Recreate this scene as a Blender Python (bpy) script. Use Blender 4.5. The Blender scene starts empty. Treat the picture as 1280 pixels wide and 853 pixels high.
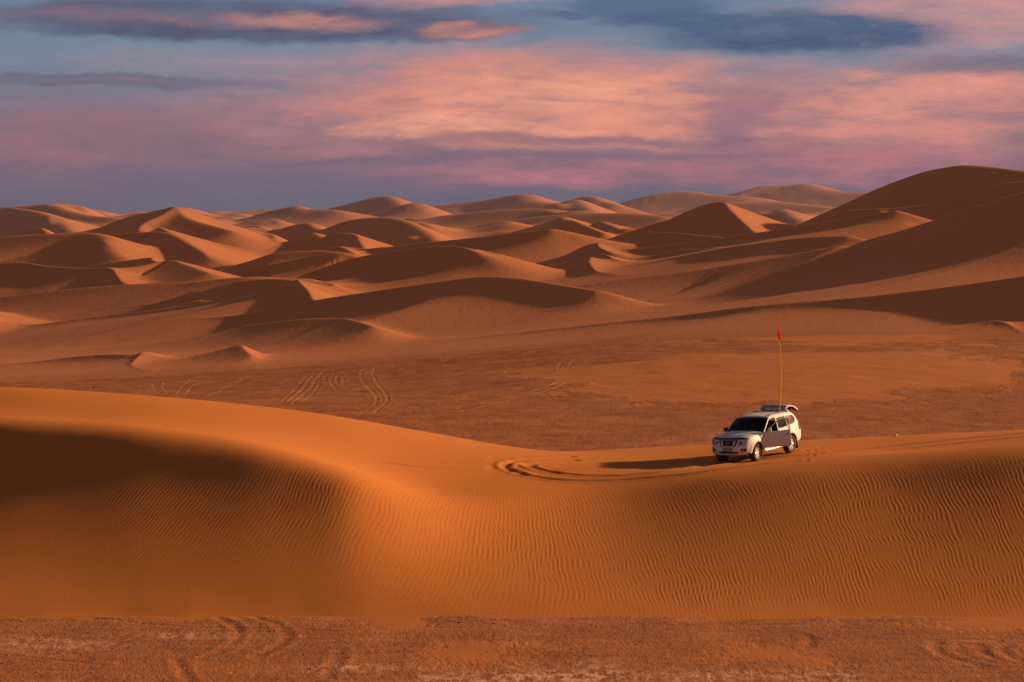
import bpy, bmesh, math, random
import numpy as np
from mathutils import Vector, Matrix
from mathutils.geometry import delaunay_2d_cdt

random.seed(7); rng = np.random.default_rng(11)
R = math.radians
SC = bpy.context.scene
COL = SC.collection

# ------------------------------------------------------------------ camera
F = 3556.0; HC = 14.5; HORIZON = 268.0; CX, CY = 640.0, 426.5
PITCH = math.atan((CY - HORIZON) / F)
def ray(px, py):
    u = (np.asarray(px, float) - CX) / F; v = (CY - np.asarray(py, float)) / F
    c, s = math.cos(PITCH), math.sin(PITCH)
    return u, c + v * s, -s + v * c
def at(px, py, Y):
    a, b, c = ray(px, py); t = Y / b
    return a * t, np.asarray(Y, float), HC + c * t
def proj(x, y, z):
    c, s = math.cos(PITCH), math.sin(PITCH); dz = z - HC
    d = y * c - dz * s; up = y * s + dz * c
    return CX + F * x / d, CY - F * up / d
cam_d = bpy.data.cameras.new('camera'); cam = bpy.data.objects.new('camera', cam_d); COL.objects.link(cam)
cam.location = (0, 0, HC); cam.rotation_euler = (math.pi / 2 - PITCH, 0, 0)
cam_d.sensor_width = 36; cam_d.lens = 36 * F / 1280.0; cam_d.clip_start = 1; cam_d.clip_end = 60000
SC.camera = cam
SC.view_settings.view_transform = 'Standard'; SC.view_settings.look = 'None'; SC.view_settings.exposure = 0
SC.cycles.max_bounces = 5; SC.cycles.diffuse_bounces = 2; SC.cycles.glossy_bounces = 3

# ------------------------------------------------------------------ sun
PHI, EL = R(23), R(16)
S = Vector((math.cos(PHI) * math.cos(EL), math.sin(PHI) * math.cos(EL), math.sin(EL)))
sl = bpy.data.lights.new('sun', 'SUN'); so = bpy.data.objects.new('sun', sl); COL.objects.link(so)
sl.energy = 7.0; sl.angle = R(1.3); sl.color = (1.0, 0.66, 0.36)
so.rotation_euler = S.to_track_quat('Z', 'Y').to_euler()

# ------------------------------------------------------------------ node helpers
def lin(r, g, b):
    f = lambda c: (c / 255 / 12.92) if c / 255 <= .04045 else ((c / 255 + .055) / 1.055) ** 2.4
    return (f(r), f(g), f(b), 1)
class NT:
    def __init__(s, t): s.t = t; s.n = t.nodes; s.l = t.links
    def put(s, sock, v):
        if isinstance(v, bpy.types.NodeSocket): s.l.new(v, sock)
        elif v is not None: sock.default_value = v
    def m(s, op, a, b=None, c=None):
        n = s.n.new('ShaderNodeMath'); n.operation = op
        for i, v in enumerate((a, b, c)):
            if v is not None: s.put(n.inputs[i], v)
        return n.outputs[0]
    def mr(s, v, a, b, c=0.0, d=1.0, smooth=True):
        n = s.n.new('ShaderNodeMapRange'); n.interpolation_type = 'SMOOTHSTEP' if smooth else 'LINEAR'
        for i, k in enumerate((v, a, b, c, d)): s.put(n.inputs[i], k)
        return n.outputs[0]
    def mix(s, f, a, b, mode='MIX'):
        n = s.n.new('ShaderNodeMix'); n.data_type = 'RGBA'; n.blend_type = mode
        s.put(n.inputs[0], f); s.put(n.inputs[6], a); s.put(n.inputs[7], b)
        return n.outputs[2]
    def xyz(s, x, y, z):
        n = s.n.new('ShaderNodeCombineXYZ')
        for i, v in enumerate((x, y, z)): s.put(n.inputs[i], v)
        return n.outputs[0]
    def noise(s, vec, scale, detail=3, rough=.5, dist=0):
        n = s.n.new('ShaderNodeTexNoise'); s.put(n.inputs['Vector'], vec)
        n.inputs['Scale'].default_value = scale; n.inputs['Detail'].default_value = detail
        n.inputs['Roughness'].default_value = rough; n.inputs['Distortion'].default_value = dist
        return n.outputs['Fac']
    def attr(s, name):
        n = s.n.new('ShaderNodeAttribute'); n.attribute_name = name; return n.outputs['Fac']
    def ramp(s, f, stops):
        n = s.n.new('ShaderNodeValToRGB'); s.put(n.inputs[0], f); e = n.color_ramp.elements
        while len(e) < len(stops): e.new(.5)
        for k, (p, c) in zip(e, stops): k.position = p; k.color = c
        return n.outputs[0]
    def coord(s, which='Object'):
        return s.n.new('ShaderNodeTexCoord').outputs[which]
    def mapped(s, vec, sc):
        n = s.n.new('ShaderNodeVectorMath'); n.operation = 'MULTIPLY'; s.put(n.inputs[0], vec); n.inputs[1].default_value = sc
        return n.outputs[0]
    def bump(s, h, dist=1.0, strength=1.0, normal=None):
        n = s.n.new('ShaderNodeBump'); s.put(n.inputs['Height'], h)
        n.inputs['Distance'].default_value = dist; s.put(n.inputs['Strength'], strength)
        if normal is not None: s.put(n.inputs['Normal'], normal)
        return n.outputs['Normal']
def newmat(name):
    m = bpy.data.materials.new(name); m.use_nodes = True
    t = NT(m.node_tree); b = m.node_tree.nodes['Principled BSDF']
    return m, t, b

# ------------------------------------------------------------------ world
w = bpy.data.worlds.new('World'); SC.world = w; w.use_nodes = True; w.cycles.sampling_method = 'MANUAL'; w.cycles.sample_map_resolution = 512
def build_world():
    t = NT(w.node_tree); t.n.clear()
    g = t.coord('Generated'); sp = t.n.new('ShaderNodeSeparateXYZ'); t.put(sp.inputs[0], g)
    x, y, z = sp.outputs
    az = t.m('ARCTAN2', x, y); el = t.m('ARCSINE', z)
    P = t.m('MULTIPLY_ADD', az, F, CX); Q = t.m('MULTIPLY_ADD', el, -F, HORIZON)
    # domain warp
    def nz(sx, sy, off, det=4, rough=.55, dist=0):
        v = t.xyz(t.m('DIVIDE', P, sx), t.m('DIVIDE', Q, sy), off)
        return t.m('SUBTRACT', t.noise(v, 1, det, rough, dist), .5)
    n1, n2, n3, n4 = nz(260, 60, 1.3), nz(260, 60, 9.1), nz(64, 19, 4.4, 6, .62), nz(64, 19, 7.7, 6, .62)
    Pw = t.m('ADD', P, t.m('ADD', t.m('MULTIPLY', n1, 260), t.m('MULTIPLY', n3, 95)))
    Qw = t.m('ADD', Q, t.m('ADD', t.m('MULTIPLY', n2, 44), t.m('MULTIPLY', n4, 26)))
    tex = nz(170, 32, 2.2, 7, .58, .5); texf = nz(56, 17, 5.2, 8, .70, .6)
    Pl = t.m('ADD', P, t.m('ADD', t.m('MULTIPLY', n1, 190), t.m('MULTIPLY', n3, 80))); Ql = t.m('ADD', Q, t.m('ADD', t.m('MULTIPLY', n2, 30), t.m('MULTIPLY', n4, 18)))
    def ell(cx, cy, a, b, soft, low=False):
        u = t.m('DIVIDE', t.m('SUBTRACT', Pl if low else Pw, cx), a); v = t.m('DIVIDE', t.m('SUBTRACT', Ql if low else Qw, cy), b)
        d = t.m('SQRT', t.m('ADD', t.m('MULTIPLY', u, u), t.m('MULTIPLY', v, v)))
        return t.mr(d, 1 + soft, 1 - soft)
    qn = t.m('DIVIDE', t.m('ADD', Qw, 60), 340.0)
    stops = [(-60, (104, 124, 150)), (0, (112, 130, 154)), (55, (116, 134, 154)), (95, (124, 128, 146)), (135, (128, 117, 132)), (175, (126, 110, 123)), (215, (119, 105, 121)), (262, (110, 103, 119)), (280, (116, 100, 108))]
    col = t.ramp(qn, [((q + 60) / 340.0, lin(*c)) for q, c in stops])
    def layer(col, c, op, *e, k=1.0, kf=.9):
        m = e[0]
        for e_ in e[1:]: m = t.m('MAXIMUM', m, e_)
        a = t.m('MULTIPLY', m, t.m('ADD', op, t.m('ADD', t.m('MULTIPLY', tex, k), t.m('MULTIPLY', texf, kf))))
        n = t.m('MINIMUM', t.m('MAXIMUM', a, 0.0), 1.0)
        return t.mix(n, col, lin(*c))
    L = layer
    col = L(col, (158, 110, 116), .45, ell(90, 180, 260, 34, .7))
    col = L(col, (172, 140, 146), .5, ell(560, 80, 330, 22, .7))
    col = L(col, (198, 132, 126), .75, ell(640, 132, 330, 64, .5), k=2.3)
    col = L(col, (220, 144, 124), .7, ell(690, 128, 230, 50, .55), k=2.6)
    col = L(col, (242, 170, 140), .36, ell(740, 118, 150, 26, .7), ell(560, 160, 130, 16, .6), k=2.2)
    col = L(col, (204, 136, 128), .7, ell(1130, 140, 230, 56, .45), k=2.5)
    col = L(col, (228, 154, 136), .36, ell(1120, 120, 150, 28, .7), k=2.2)
    col = L(col, (132, 102, 124), .55, ell(935, 150, 42, 50, .7), k=1.2)
    col = L(col, (184, 118, 124), .6, ell(800, 216, 270, 15, .7), ell(1080, 206, 200, 22, .7), k=1.9)
    col = L(col, (106, 94, 116), .5, ell(620, 199, 260, 6, .7), ell(700, 176, 220, 6, .8), k=1.0)
    col = L(col, (206, 148, 142), .75, ell(1215, 18, 170, 44, .6), k=1.3)
    col = L(col, (196, 140, 140), .75, ell(520, 4, 110, 7, .6), k=1.0)
    col = L(col, (92, 94, 118), .88, ell(290, 26, 330, 25, .28, True), ell(555, 38, 70, 15, .35, True), k=1.0)
    col = L(col, (74, 78, 106), .45, ell(300, 42, 300, 10, .6), k=.9)
    col = L(col, (204, 138, 124), .5, ell(345, 27, 120, 9, .7), ell(575, 42, 50, 8, .7), k=2.2)
    col = L(col, (160, 116, 122), .4, ell(120, 26, 130, 8, .8), k=1.8)
    col = L(col, (94, 98, 122), .7, ell(100, 104, 170, 9, .55), k=.8)
    col = L(col, (164, 118, 122), .35, ell(90, 104, 110, 4, .8), k=1.6)
    col = L(col, (90, 108, 134), .9, ell(805, 12, 110, 16, .3, True), ell(690, 22, 45, 5, .5, True), k=1.2)
    col = L(col, (82, 100, 128), .92, ell(1010, 43, 180, 24, .42, True), ell(880, 30, 120, 10, .5, True), k=1.5, kf=1.3)
    col = L(col, (66, 80, 112), .4, ell(1010, 56, 130, 9, .6, True), k=.8)
    col = L(col, (122, 104, 126), .6, ell(1210, 88, 110, 11, .6), k=.9)
    col = L(col, (106, 101, 118), .4, ell(640, 256, 1500, 18, .6), k=.3)
    gray = t.m('ADD', 1.0, t.m('ADD', t.m('MULTIPLY', tex, .22), t.m('MULTIPLY', texf, .18)))
    vm = t.n.new('ShaderNodeVectorMath'); vm.operation = 'SCALE'; t.put(vm.inputs[0], col); t.put(vm.inputs['Scale'], gray)
    sky = t.n.new('ShaderNodeTexSky'); sky.sky_type = 'NISHITA'; sky.sun_disc = False
    sky.sun_elevation = EL; sky.sun_rotation = math.pi / 2 - PHI
    sm = t.n.new('ShaderNodeVectorMath'); sm.operation = 'MULTIPLY'; t.put(sm.inputs[0], sky.outputs[0])
    k = .060; sm.inputs[1].default_value = (k * 1.25, k * .78, k * .66)
    f = t.mr(Q, -100, -700)
    out = t.mix(f, vm.outputs[0], sm.outputs[0])
    bg = t.n.new('ShaderNodeBackground'); t.put(bg.inputs[0], out); bg.inputs[1].default_value = 1.0
    o = t.n.new('ShaderNodeOutputWorld'); t.l.new(bg.outputs[0], o.inputs[0])
build_world()

# ------------------------------------------------------------------ numpy helpers
def sstep(a, b, x):
    t = np.clip((x - a) / (b - a), 0, 1); return t * t * (3 - 2 * t)
def vnoise(x, y, seed=0):
    xi = np.floor(x).astype(np.int64); yi = np.floor(y).astype(np.int64); fx = x - xi; fy = y - yi
    fx = fx * fx * fx * (fx * (fx * 6 - 15) + 10); fy = fy * fy * fy * (fy * (fy * 6 - 15) + 10)
    def h(a, b):
        n = (a * 374761393 + b * 668265263 + seed * 974634777) & 0x7fffffff
        n = ((n ^ (n >> 13)) * 1274126177) & 0x7fffffff
        n = n ^ (n >> 16)
        return (n & 0xffff) / 65535.0
    return ((h(xi, yi) * (1 - fx) + h(xi + 1, yi) * fx) * (1 - fy) + (h(xi, yi + 1) * (1 - fx) + h(xi + 1, yi + 1) * fx) * fy) * 2 - 1
def fbm(x, y, seed=0, o=4):
    s = 0; a = .5
    for i in range(o):
        s = s + a * vnoise(x * 2 ** i + 17.3 * i, y * 2 ** i - 9.1 * i, seed + i); a *= .5
    return s
def grid_mesh(name, X, Y, Z, mat, attrs=None, props=None):
    r, c = X.shape; n = r * c
    me = bpy.data.meshes.new(name); me.vertices.add(n)
    co = np.empty((n, 3), np.float32); co[:, 0] = X.ravel(); co[:, 1] = Y.ravel(); co[:, 2] = Z.ravel()
    me.vertices.foreach_set('co', co.ravel())
    i = np.arange(n, dtype=np.int32).reshape(r, c)
    q = np.stack([i[:-1, :-1], i[:-1, 1:], i[1:, 1:], i[1:, :-1]], -1).reshape(-1, 4)
    me.loops.add(q.size); me.loops.foreach_set('vertex_index', q.ravel())
    me.polygons.add(len(q)); me.polygons.foreach_set('loop_start', np.arange(0, q.size, 4, dtype=np.int32))
    me.polygons.foreach_set('use_smooth', np.ones(len(q), bool))
    for k, v in (attrs or {}).items():
        a = me.attributes.new(k, 'FLOAT', 'POINT'); a.data.foreach_set('value', np.ascontiguousarray(np.broadcast_to(v, X.shape), np.float32).ravel())
    me.update(calc_edges=True); me.materials.append(mat)
    o = bpy.data.objects.new(name, me); COL.objects.link(o)
    for k, v in (props or {}).items(): o[k] = v
    return o
def polydist(X, Y, pts):
    d = np.full(X.shape, 1e9)
    for (ax, ay), (bx, by) in zip(pts[:-1], pts[1:]):
        dx, dy = bx - ax, by - ay; L = dx * dx + dy * dy + 1e-9
        t = np.clip(((X - ax) * dx + (Y - ay) * dy) / L, 0, 1)
        d = np.minimum(d, np.hypot(X - ax - t * dx, Y - ay - t * dy))
    return d
def smooth_line(p, n=8):
    p = np.asarray(p, float); out = []
    q = np.vstack([2 * p[0] - p[1], p, 2 * p[-1] - p[-2]])
    for i in range(1, len(q) - 2):
        for t in np.linspace(0, 1, n, endpoint=False):
            a, b, c, d = q[i - 1], q[i], q[i + 1], q[i + 2]
            out.append(.5 * ((2 * b) + (-a + c) * t + (2 * a - 5 * b + 4 * c - d) * t * t + (-a + 3 * b - 3 * c + d) * t ** 3))
    out.append(p[-1]); return np.array(out)

# ------------------------------------------------------------------ sand materials
SAND = (0.62, 0.212, 0.050, 1)
def sand_material(name, ripples, painted_haze=False):
    m, t, b = newmat(name)
    o = t.coord('Object')
    big = t.noise(t.mapped(o, (.05, .03, .05)), 1, 4, .55)
    fine = t.noise(o, 9, 4, .6); grain = t.noise(o, 45, 2, .6)
    c = t.mix(t.mr(big, .3, .7), (SAND[0] * .92, SAND[1] * .88, SAND[2] * .85, 1), (SAND[0] * 1.05, SAND[1] * 1.06, SAND[2] * 1.1, 1))
    c = t.mix(t.m('MULTIPLY', t.mr(fine, .3, .75), .18), c, (SAND[0] * .72, SAND[1] * .66, SAND[2] * .6, 1))
    t.put(b.inputs['Roughness'], .95); b.inputs['Specular IOR Level'].default_value = .06
    if ripples:
        ph = t.attr('phase'); amp = t.attr('ripple')
        d1 = t.m('MULTIPLY', t.m('SUBTRACT', t.noise(t.mapped(o, (.55, .22, .3)), 1, 2, .5), .5), .34)
        d2 = t.m('MULTIPLY', t.m('SUBTRACT', t.noise(t.mapped(o, (1.7, .7, 1)), 1, 2, .5), .5), .17)
        u = t.m('ADD', ph, t.m('ADD', d1, d2))
        s1 = t.m('SINE', t.m('MULTIPLY', u, 2 * math.pi / .178))
        s2 = t.m('SINE', t.m('MULTIPLY', t.m('ADD', u, t.m('MULTIPLY', t.m('SUBTRACT', t.noise(t.mapped(o, (.28, .2, .2)), 1, 1), .5), 1.3)), 2 * math.pi / .160))
        s3 = t.m('ADD', t.m('MULTIPLY', s1, .62), t.m('MULTIPLY', s2, .5))
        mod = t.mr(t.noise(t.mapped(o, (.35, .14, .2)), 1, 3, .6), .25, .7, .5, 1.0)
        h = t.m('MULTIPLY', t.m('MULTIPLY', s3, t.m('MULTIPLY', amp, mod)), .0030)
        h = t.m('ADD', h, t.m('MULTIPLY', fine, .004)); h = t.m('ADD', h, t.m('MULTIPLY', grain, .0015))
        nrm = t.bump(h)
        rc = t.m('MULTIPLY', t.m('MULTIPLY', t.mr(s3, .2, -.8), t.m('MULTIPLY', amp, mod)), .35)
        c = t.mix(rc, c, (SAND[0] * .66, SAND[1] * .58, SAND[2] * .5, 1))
        c = t.mix(t.m('MULTIPLY', t.attr('track'), .5), c, (SAND[0] * .5, SAND[1] * .46, SAND[2] * .5, 1))  # ruts coloured darker: packed sand, plus berm shade painted in
        t.put(b.inputs['Normal'], nrm)
    else:
        o2 = t.noise(t.mapped(o, (.9, .5, .6)), 1, 3, .6)
        t.put(b.inputs['Normal'], t.bump(t.m('MULTIPLY', o2, .05)))
    if painted_haze:
        hz = t.attr('painted_haze')
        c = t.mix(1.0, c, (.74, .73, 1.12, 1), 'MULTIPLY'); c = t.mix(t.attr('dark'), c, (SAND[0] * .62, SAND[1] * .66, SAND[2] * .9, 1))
        c = t.mix(hz, c, (.40, .175, .11, 1))  # base colour paled with distance to paint in hazy air
        t.put(b.inputs['Emission Color'], t.mix(t.mr(hz, .31, .6), (.40, .125, .045, 1), (.31, .15, .12, 1))); t.put(b.inputs['Emission Strength'], t.m('MULTIPLY', hz, .34))  # sand emission paints hazy air and lifts the shaded dune faces
    t.put(b.inputs['Base Color'], c)
    return m
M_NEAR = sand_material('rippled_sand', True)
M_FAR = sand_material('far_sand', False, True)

# ------------------------------------------------------------------ gravel plain height
_fx = np.array([-90, -45.6, -13.6, 0, 29, 54, 90.]); _fz = np.array([-6.6, -5.2, -3.5, -1.6, .2, .95, 1.5])
_gx = np.linspace(-160, 160, 161); _gw = np.exp(-(np.arange(-60, 61) / 9.0) ** 2 / 2 * 1.0); _gw /= _gw.sum()
_fz = np.convolve(np.interp(np.linspace(-280, 280, 281), _fx, _fz), _gw, 'same')[60:221]; _fx = _gx
def plain_tilt(x, y):
    return np.interp(x * 345 / np.maximum(y, 120), _fx, _fz) * sstep(185, 345, y)
def plain_z(x, y):
    z = plain_tilt(x, y)
    far = sstep(140, 180, y)
    z = z + fbm(x * .35, y * .25, 3, 3) * (.05 + .01 * far) + fbm(x * .06, y * .05, 5, 3) * (.05 + .15 * far)
    px, py = proj(x, y, z)
    e = ((px - 965) / 300) ** 2 + ((py - 462) / 42) ** 2
    return z + .5 * np.exp(-e * 1.2) * far

# ------------------------------------------------------------------ car pose from its wheel contacts
def P3(px, py, Y): return Vector([float(v) for v in at(px, py, Y)])
FL = P3(945.2, 577.5, 126.0)
PSI = R(34.5)
fwd0 = Vector((-math.sin(PSI), -math.cos(PSI), 0)); left0 = Vector((math.cos(PSI), -math.sin(PSI), 0))
RLY = FL.y + 3.075 * math.cos(PSI)
rl = FL - fwd0 * 3.06; rl.z = float(at(0, 566.3, RLY)[2])
fr = FL - left0 * 1.70; fr.z = float(at(0, 577.2, fr.y)[2])
ax = (FL - rl).normalized(); az_ = ax.cross((FL - fr).normalized()).normalized(); ay = az_.cross(ax)
if az_.z < 0: az_ = -az_; ay = az_.cross(ax)
WB_F, WB_R, TRK = 1.60, -1.475, .85
CAR_M = Matrix(((ax.x, ay.x, az_.x, 0), (ax.y, ay.y, az_.y, 0), (ax.z, ay.z, az_.z, 0), (0, 0, 0, 1)))
org = FL - (ax * WB_F + ay * TRK)
CAR_M = Matrix.Translation(org) @ CAR_M
rr = rl - ay * 2 * TRK

# ------------------------------------------------------------------ near dune surface (thin plate spline through surveyed points)
CP = []
def cp(px, py, Y): CP.append([float(v) for v in at(px, py, Y)])
def cz(x, y, z): CP.append([x, y, z])
for px in (-250, -60, 150, 350, 520, 700, 900, 1100, 1330, 1550):                   # foot line on the plain
    Yf = 101.8 if 350 < px < 600 else 101.6
    x = (px - 640) / F * Yf; cz(x, Yf + (.3 if px < 300 else 0), -.02); cz(x, 98.0, -.40)
for px, py, Y in [(-250, 480, 134), (0, 485, 131), (200, 497, 130.5), (400, 518, 131), (560, 545, 133.5), (700, 566, 136),     # crest line
                  (780, 561, 137), (1010, 551, 138), (1120, 545, 138), (1280, 538, 138), (1550, 522, 138)]:
    cp(px, py, Y)
    x, y, z = at(px, py, Y); cz(x * 1.06, Y + 9, z - (1.15 if px < 600 else .95)); cz(x * 1.12, Y + 22, z - 3.4); cz(x * 1.25, Y + 44, -1.6)
# shoulder line of the near face (bearing, row, distance) and how its profile runs out to the foot
SHX = [-250, 0, 160, 320, 440, 530, 610, 690, 780, 900, 1000, 1120, 1280, 1550]
SHR = [524, 532, 543, 567, 603, 634, 628, 612, 604, 600, 594, 584, 572, 552]
SHY = [125, 119.4, 116.8, 114.4, 112.2, 112.8, 116.0, 119.2, 120.4, 118.8, 118, 117.9, 116.9, 117]
SHC = [.32, .32, .32, .32, .32, .30, .22, .18, .15, .15, .15, .15, .15, .15]
for px in list(range(-250, 640, 38)) + [650, 690, 780, 900, 1000, 1120, 1200, 1280, 1400, 1550]:
    row, Ys_, cc = np.interp(px, SHX, SHR), np.interp(px, SHX, SHY), np.interp(px, SHX, SHC)
    x, y, z = [float(v) for v in at(px, row, Ys_)]
    if px <= 570: cz((px - 640) / F * (Ys_ + 3.5), Ys_ + 3.5, z + .22)
    for f in (0, .14, .28, .44, .60, .76, .90):
        Yq = Ys_ + (101.7 - Ys_) * f
        cz((px - 640) / F * Yq, Yq, z * (1 - (1 + cc) * f + cc * f * f))
for px, py, Y in [(585, 584, 123), (1120, 566, 127.5), (1280, 558, 125.5)]: cp(px, py, Y)
for v in (FL, rl, fr, rr): cz(v.x, v.y, v.z)
CP = np.array(CP)
def tps_fit(P, lam):
    n = len(P); sc = 40.0
    A = P[:, :2] / sc
    r2 = ((A[:, None] - A[None]) ** 2).sum(-1); K = .5 * r2 * np.log(r2 + 1e-12)
    M = np.zeros((n + 3, n + 3)); M[:n, :n] = K + lam * np.eye(n); M[:n, n] = 1; M[:n, n + 1:] = A; M[n:, :n] = M[:n, n:].T
    wv = np.linalg.solve(M, np.r_[P[:, 2], 0, 0, 0])
    def f(x, y):
        x = np.asarray(x) / sc; y = np.asarray(y) / sc
        z = wv[n] + wv[n + 1] * x + wv[n + 2] * y
        for i in range(n):
            q = (x - A[i, 0]) ** 2 + (y - A[i, 1]) ** 2
            z = z + wv[i] * .5 * q * np.log(q + 1e-12)
        return z
    return f
dune_f = tps_fit(CP, 1.2e-3)
def hit(px, py, f, y0=99, y1=180, st=.1):
    Ys = np.arange(y0, y1, st); x, y, z = at(px, py, Ys)
    g = f(x, y) >= z; k = np.argmax(g)
    return (x[k], y[k]) if g[k] and k else None

# tracks on the dune
def track(pts, f, y0, y1): return smooth_line([h for h in (hit(px, py, f, y0, y1) for px, py in pts) if h])
T1 = track([(1420, 529), (1280, 546), (1200, 554), (1120, 563), (1010, 575), (940, 583), (870, 592), (800, 599), (740, 601), (690, 599), (655, 593), (632, 584), (640, 577), (672, 574), (715, 572)], dune_f, 99, 145)
T2 = track([(1420, 525), (1280, 541.5), (1200, 549), (1120, 557.5), (1010, 568.5), (930, 577), (850, 588), (790, 594), (730, 594.5), (690, 590), (668, 585.5), (662, 581), (680, 578.5), (720, 576)], dune_f, 99, 145)
def ruts(X, Y, Z, lines, depth=.09, wd=.13):
    for L in lines:
        L = np.asarray(L); x0, x1 = L[:, 0].min() - 1, L[:, 0].max() + 1; y0, y1 = L[:, 1].min() - 1, L[:, 1].max() + 1
        k = (X > x0) & (X < x1) & (Y > y0) & (Y < y1)
        if not k.any(): continue
        d = polydist(X[k], Y[k], L)
        wob = 1 + .35 * vnoise(X[k] * 2.1, Y[k] * 2.1, 8)
        Z[k] += -depth * wob * np.exp(-(d / wd) ** 2) + depth * .55 * wob * np.exp(-((d - 2.1 * wd) / (.8 * wd)) ** 2)
    return Z
def polar(az0, az1, nc, ys):
    a = np.linspace(az0, az1, nc); Yg, Ag = np.meshgrid(ys, np.tan(a), indexing='ij')
    return Yg * Ag, Yg
ys = np.r_[np.arange(98, 130, .115), np.arange(130, 186, .3)]
X, Y = polar(R(-13.5), R(13.5), 1560, ys)
Z = dune_f(X, Y)
Z = Z + fbm(X * .10, Y * .09, 21, 2) * .05 * sstep(101, 108, Y)
Z = Z + fbm(X * .22, Y * .05, 23, 3) * .06 * sstep(107, 102, Y)
clean = Z.copy()
Z = ruts(X, Y, Z, [T1, T2], .055, .17)
# deeper churned bends of the two ruts
for (px, py), rr_ in (((636, 583), 1.2), ((668, 583), 1.0)):
    hx, hy = hit(px, py, dune_f, 99, 145); d = np.hypot(X - hx, (Y - hy) * .7)
    Z += .03 * np.exp(-(d / rr_) ** 2) * fbm(X * 1.3, Y * 1.0, 31, 3) * 2
# footprints beside the tailgate
for i in range(18):
    px = 1004 + rng.random() * 34; py = 562 + rng.random() * 17 - (px - 1004) * .12
    hx, hy = hit(px, py, dune_f, 99, 145); d = np.hypot((X - hx) * 1.3, Y - hy); k = d < .8
    Z[k] += -.035 * np.exp(-(d[k] / .11) ** 2) + .012 * np.exp(-((d[k] - .3) / .12) ** 2)
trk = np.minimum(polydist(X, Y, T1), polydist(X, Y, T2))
PX, PY = proj(X, Y, clean)
nzr = fbm(X * .15, Y * .08, 41, 3)
# ripple amount: strong on the near face, none on the wind-polished back
top = np.interp(PX, [0, 160, 320, 440, 530, 600, 700, 800, 900, 1000, 1150, 1300], [536, 545, 556, 580, 600, 604, 604, 604, 588, 574, 568, 548]) + nzr * 12
rip = sstep(-6, 34, PY - top) * (1 - .70 * sstep(650, 330, PX) * sstep(-40, 60, PY - np.interp(PX, [0, 200, 400, 600, 800], [610, 640, 668, 705, 740])) )
rip = rip * (1 - .8 * sstep(745, 772, PY) * (1 - sstep(762, 775, PY) * .7))
rip = np.maximum(rip, .12 * sstep(-60, 0, PY - top)) * np.clip(.8 + nzr * .5, .3, 1.15)
rip = rip * sstep(.3, .7, trk)
ang = np.interp(X, [-26, -17, -11, -6, -1, 3, 8, 15, 30], [.42, .38, .27, .13, .02, -.06, -.05, -.02, .04])
ang = ang + .05 * fbm(X * .10, Y * .08, 51, 2)
phase = X - ang * (Y - 113)
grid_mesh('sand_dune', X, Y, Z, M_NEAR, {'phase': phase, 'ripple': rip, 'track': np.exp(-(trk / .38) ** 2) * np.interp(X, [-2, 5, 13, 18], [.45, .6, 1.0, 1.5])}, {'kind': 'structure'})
def ground_dune(x, y): return float(dune_f(np.array([x]), np.array([y]))[0])

# ------------------------------------------------------------------ gravel plain
def gravel_material():
    m, t, b = newmat('gravel_crust')
    o = t.coord('Object')
    sand = t.attr('sand'); pale = t.attr('pale'); trk = t.attr('track')
    n1 = t.noise(t.mapped(o, (.5, .25, .5)), 1, 5, .62); n2 = t.noise(t.mapped(o, (3.2, 1.1, 3)), 1, 5, .65); n3 = t.noise(t.mapped(o, (11, 6, 9)), 1, 4, .7)
    c = t.mix(t.mr(n1, .3, .7), (.30, .092, .031, 1), (.42, .140, .048, 1))
    c = t.mix(t.m('MULTIPLY', t.mr(n2, .5, .72), .65), c, (.185, .058, .025, 1))
    c = t.mix(t.m('MULTIPLY', t.mr(n3, .52, .75), .6), c, (.16, .055, .026, 1))
    c = t.mix(t.m('MULTIPLY', t.mr(n3, .48, .3), .5), c, (.46, .185, .085, 1))
    st = t.noise(t.mapped(o, (.22, 1.5, 1)), 1, 5, .7)
    c = t.mix(t.m('MULTIPLY', t.mr(st, .52, .66), .5), c, (.17, .05, .022, 1)); c = t.mix(t.m('MULTIPLY', t.mr(st, .46, .32), .45), c, (.56, .235, .115, 1))
    pf = t.m('MULTIPLY', pale, t.mr(n2, .42, .60))
    c = t.mix(pf, c, (.66, .35, .25, 1))
    sc = t.mix(t.mr(n3, .35, .7), (SAND[0] * .82, SAND[1] * .80, SAND[2] * .95, 1), (SAND[0] * .70, SAND[1] * .66, SAND[2] * .8, 1))
    sf = t.mr(t.m('ADD', sand, t.m('MULTIPLY', t.m('SUBTRACT', n2, .5), .7)), .32, .66)
    c = t.mix(sf, c, sc)
    c = t.mix(t.m('MULTIPLY', t.mr(trk, .2, .9), .8), c, (.66, .27, .085, 1))
    t.put(b.inputs['Base Color'], c); t.put(b.inputs['Roughness'], .95); b.inputs['Specular IOR Level'].default_value = .08
    v = t.n.new('ShaderNodeTexVoronoi'); t.put(v.inputs['Vector'], o); v.inputs['Scale'].default_value = 7
    peb = t.mr(v.outputs['Distance'], .12, .42, 1, 0)
    h = t.m('ADD', t.m('MULTIPLY', n2, .06), t.m('MULTIPLY', n3, .035)); h = t.m('ADD', h, t.m('MULTIPLY', peb, .015))
    h = t.m('MULTIPLY', h, t.m('SUBTRACT', 1, t.m('MULTIPLY', sf, .92)))
    t.put(b.inputs['Normal'], t.bump(h, 1.0, .9))
    return m
M_GRAV = gravel_material()
ys = np.r_[np.arange(60, 84, 1.0), np.arange(84, 103.5, .085), np.arange(103.5, 172, 2.0), np.arange(172, 352, .33), np.arange(352, 380, 1.0)]
X, Y = polar(R(-13.5), R(13.5), 1150, ys)
Z = plain_z(X, Y)
PX, PY = proj(X, Y, Z)
pl = lambda x, y: plain_z(x, y)
def ptrack(*pts): return track(pts, pl, 175, 370)
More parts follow.
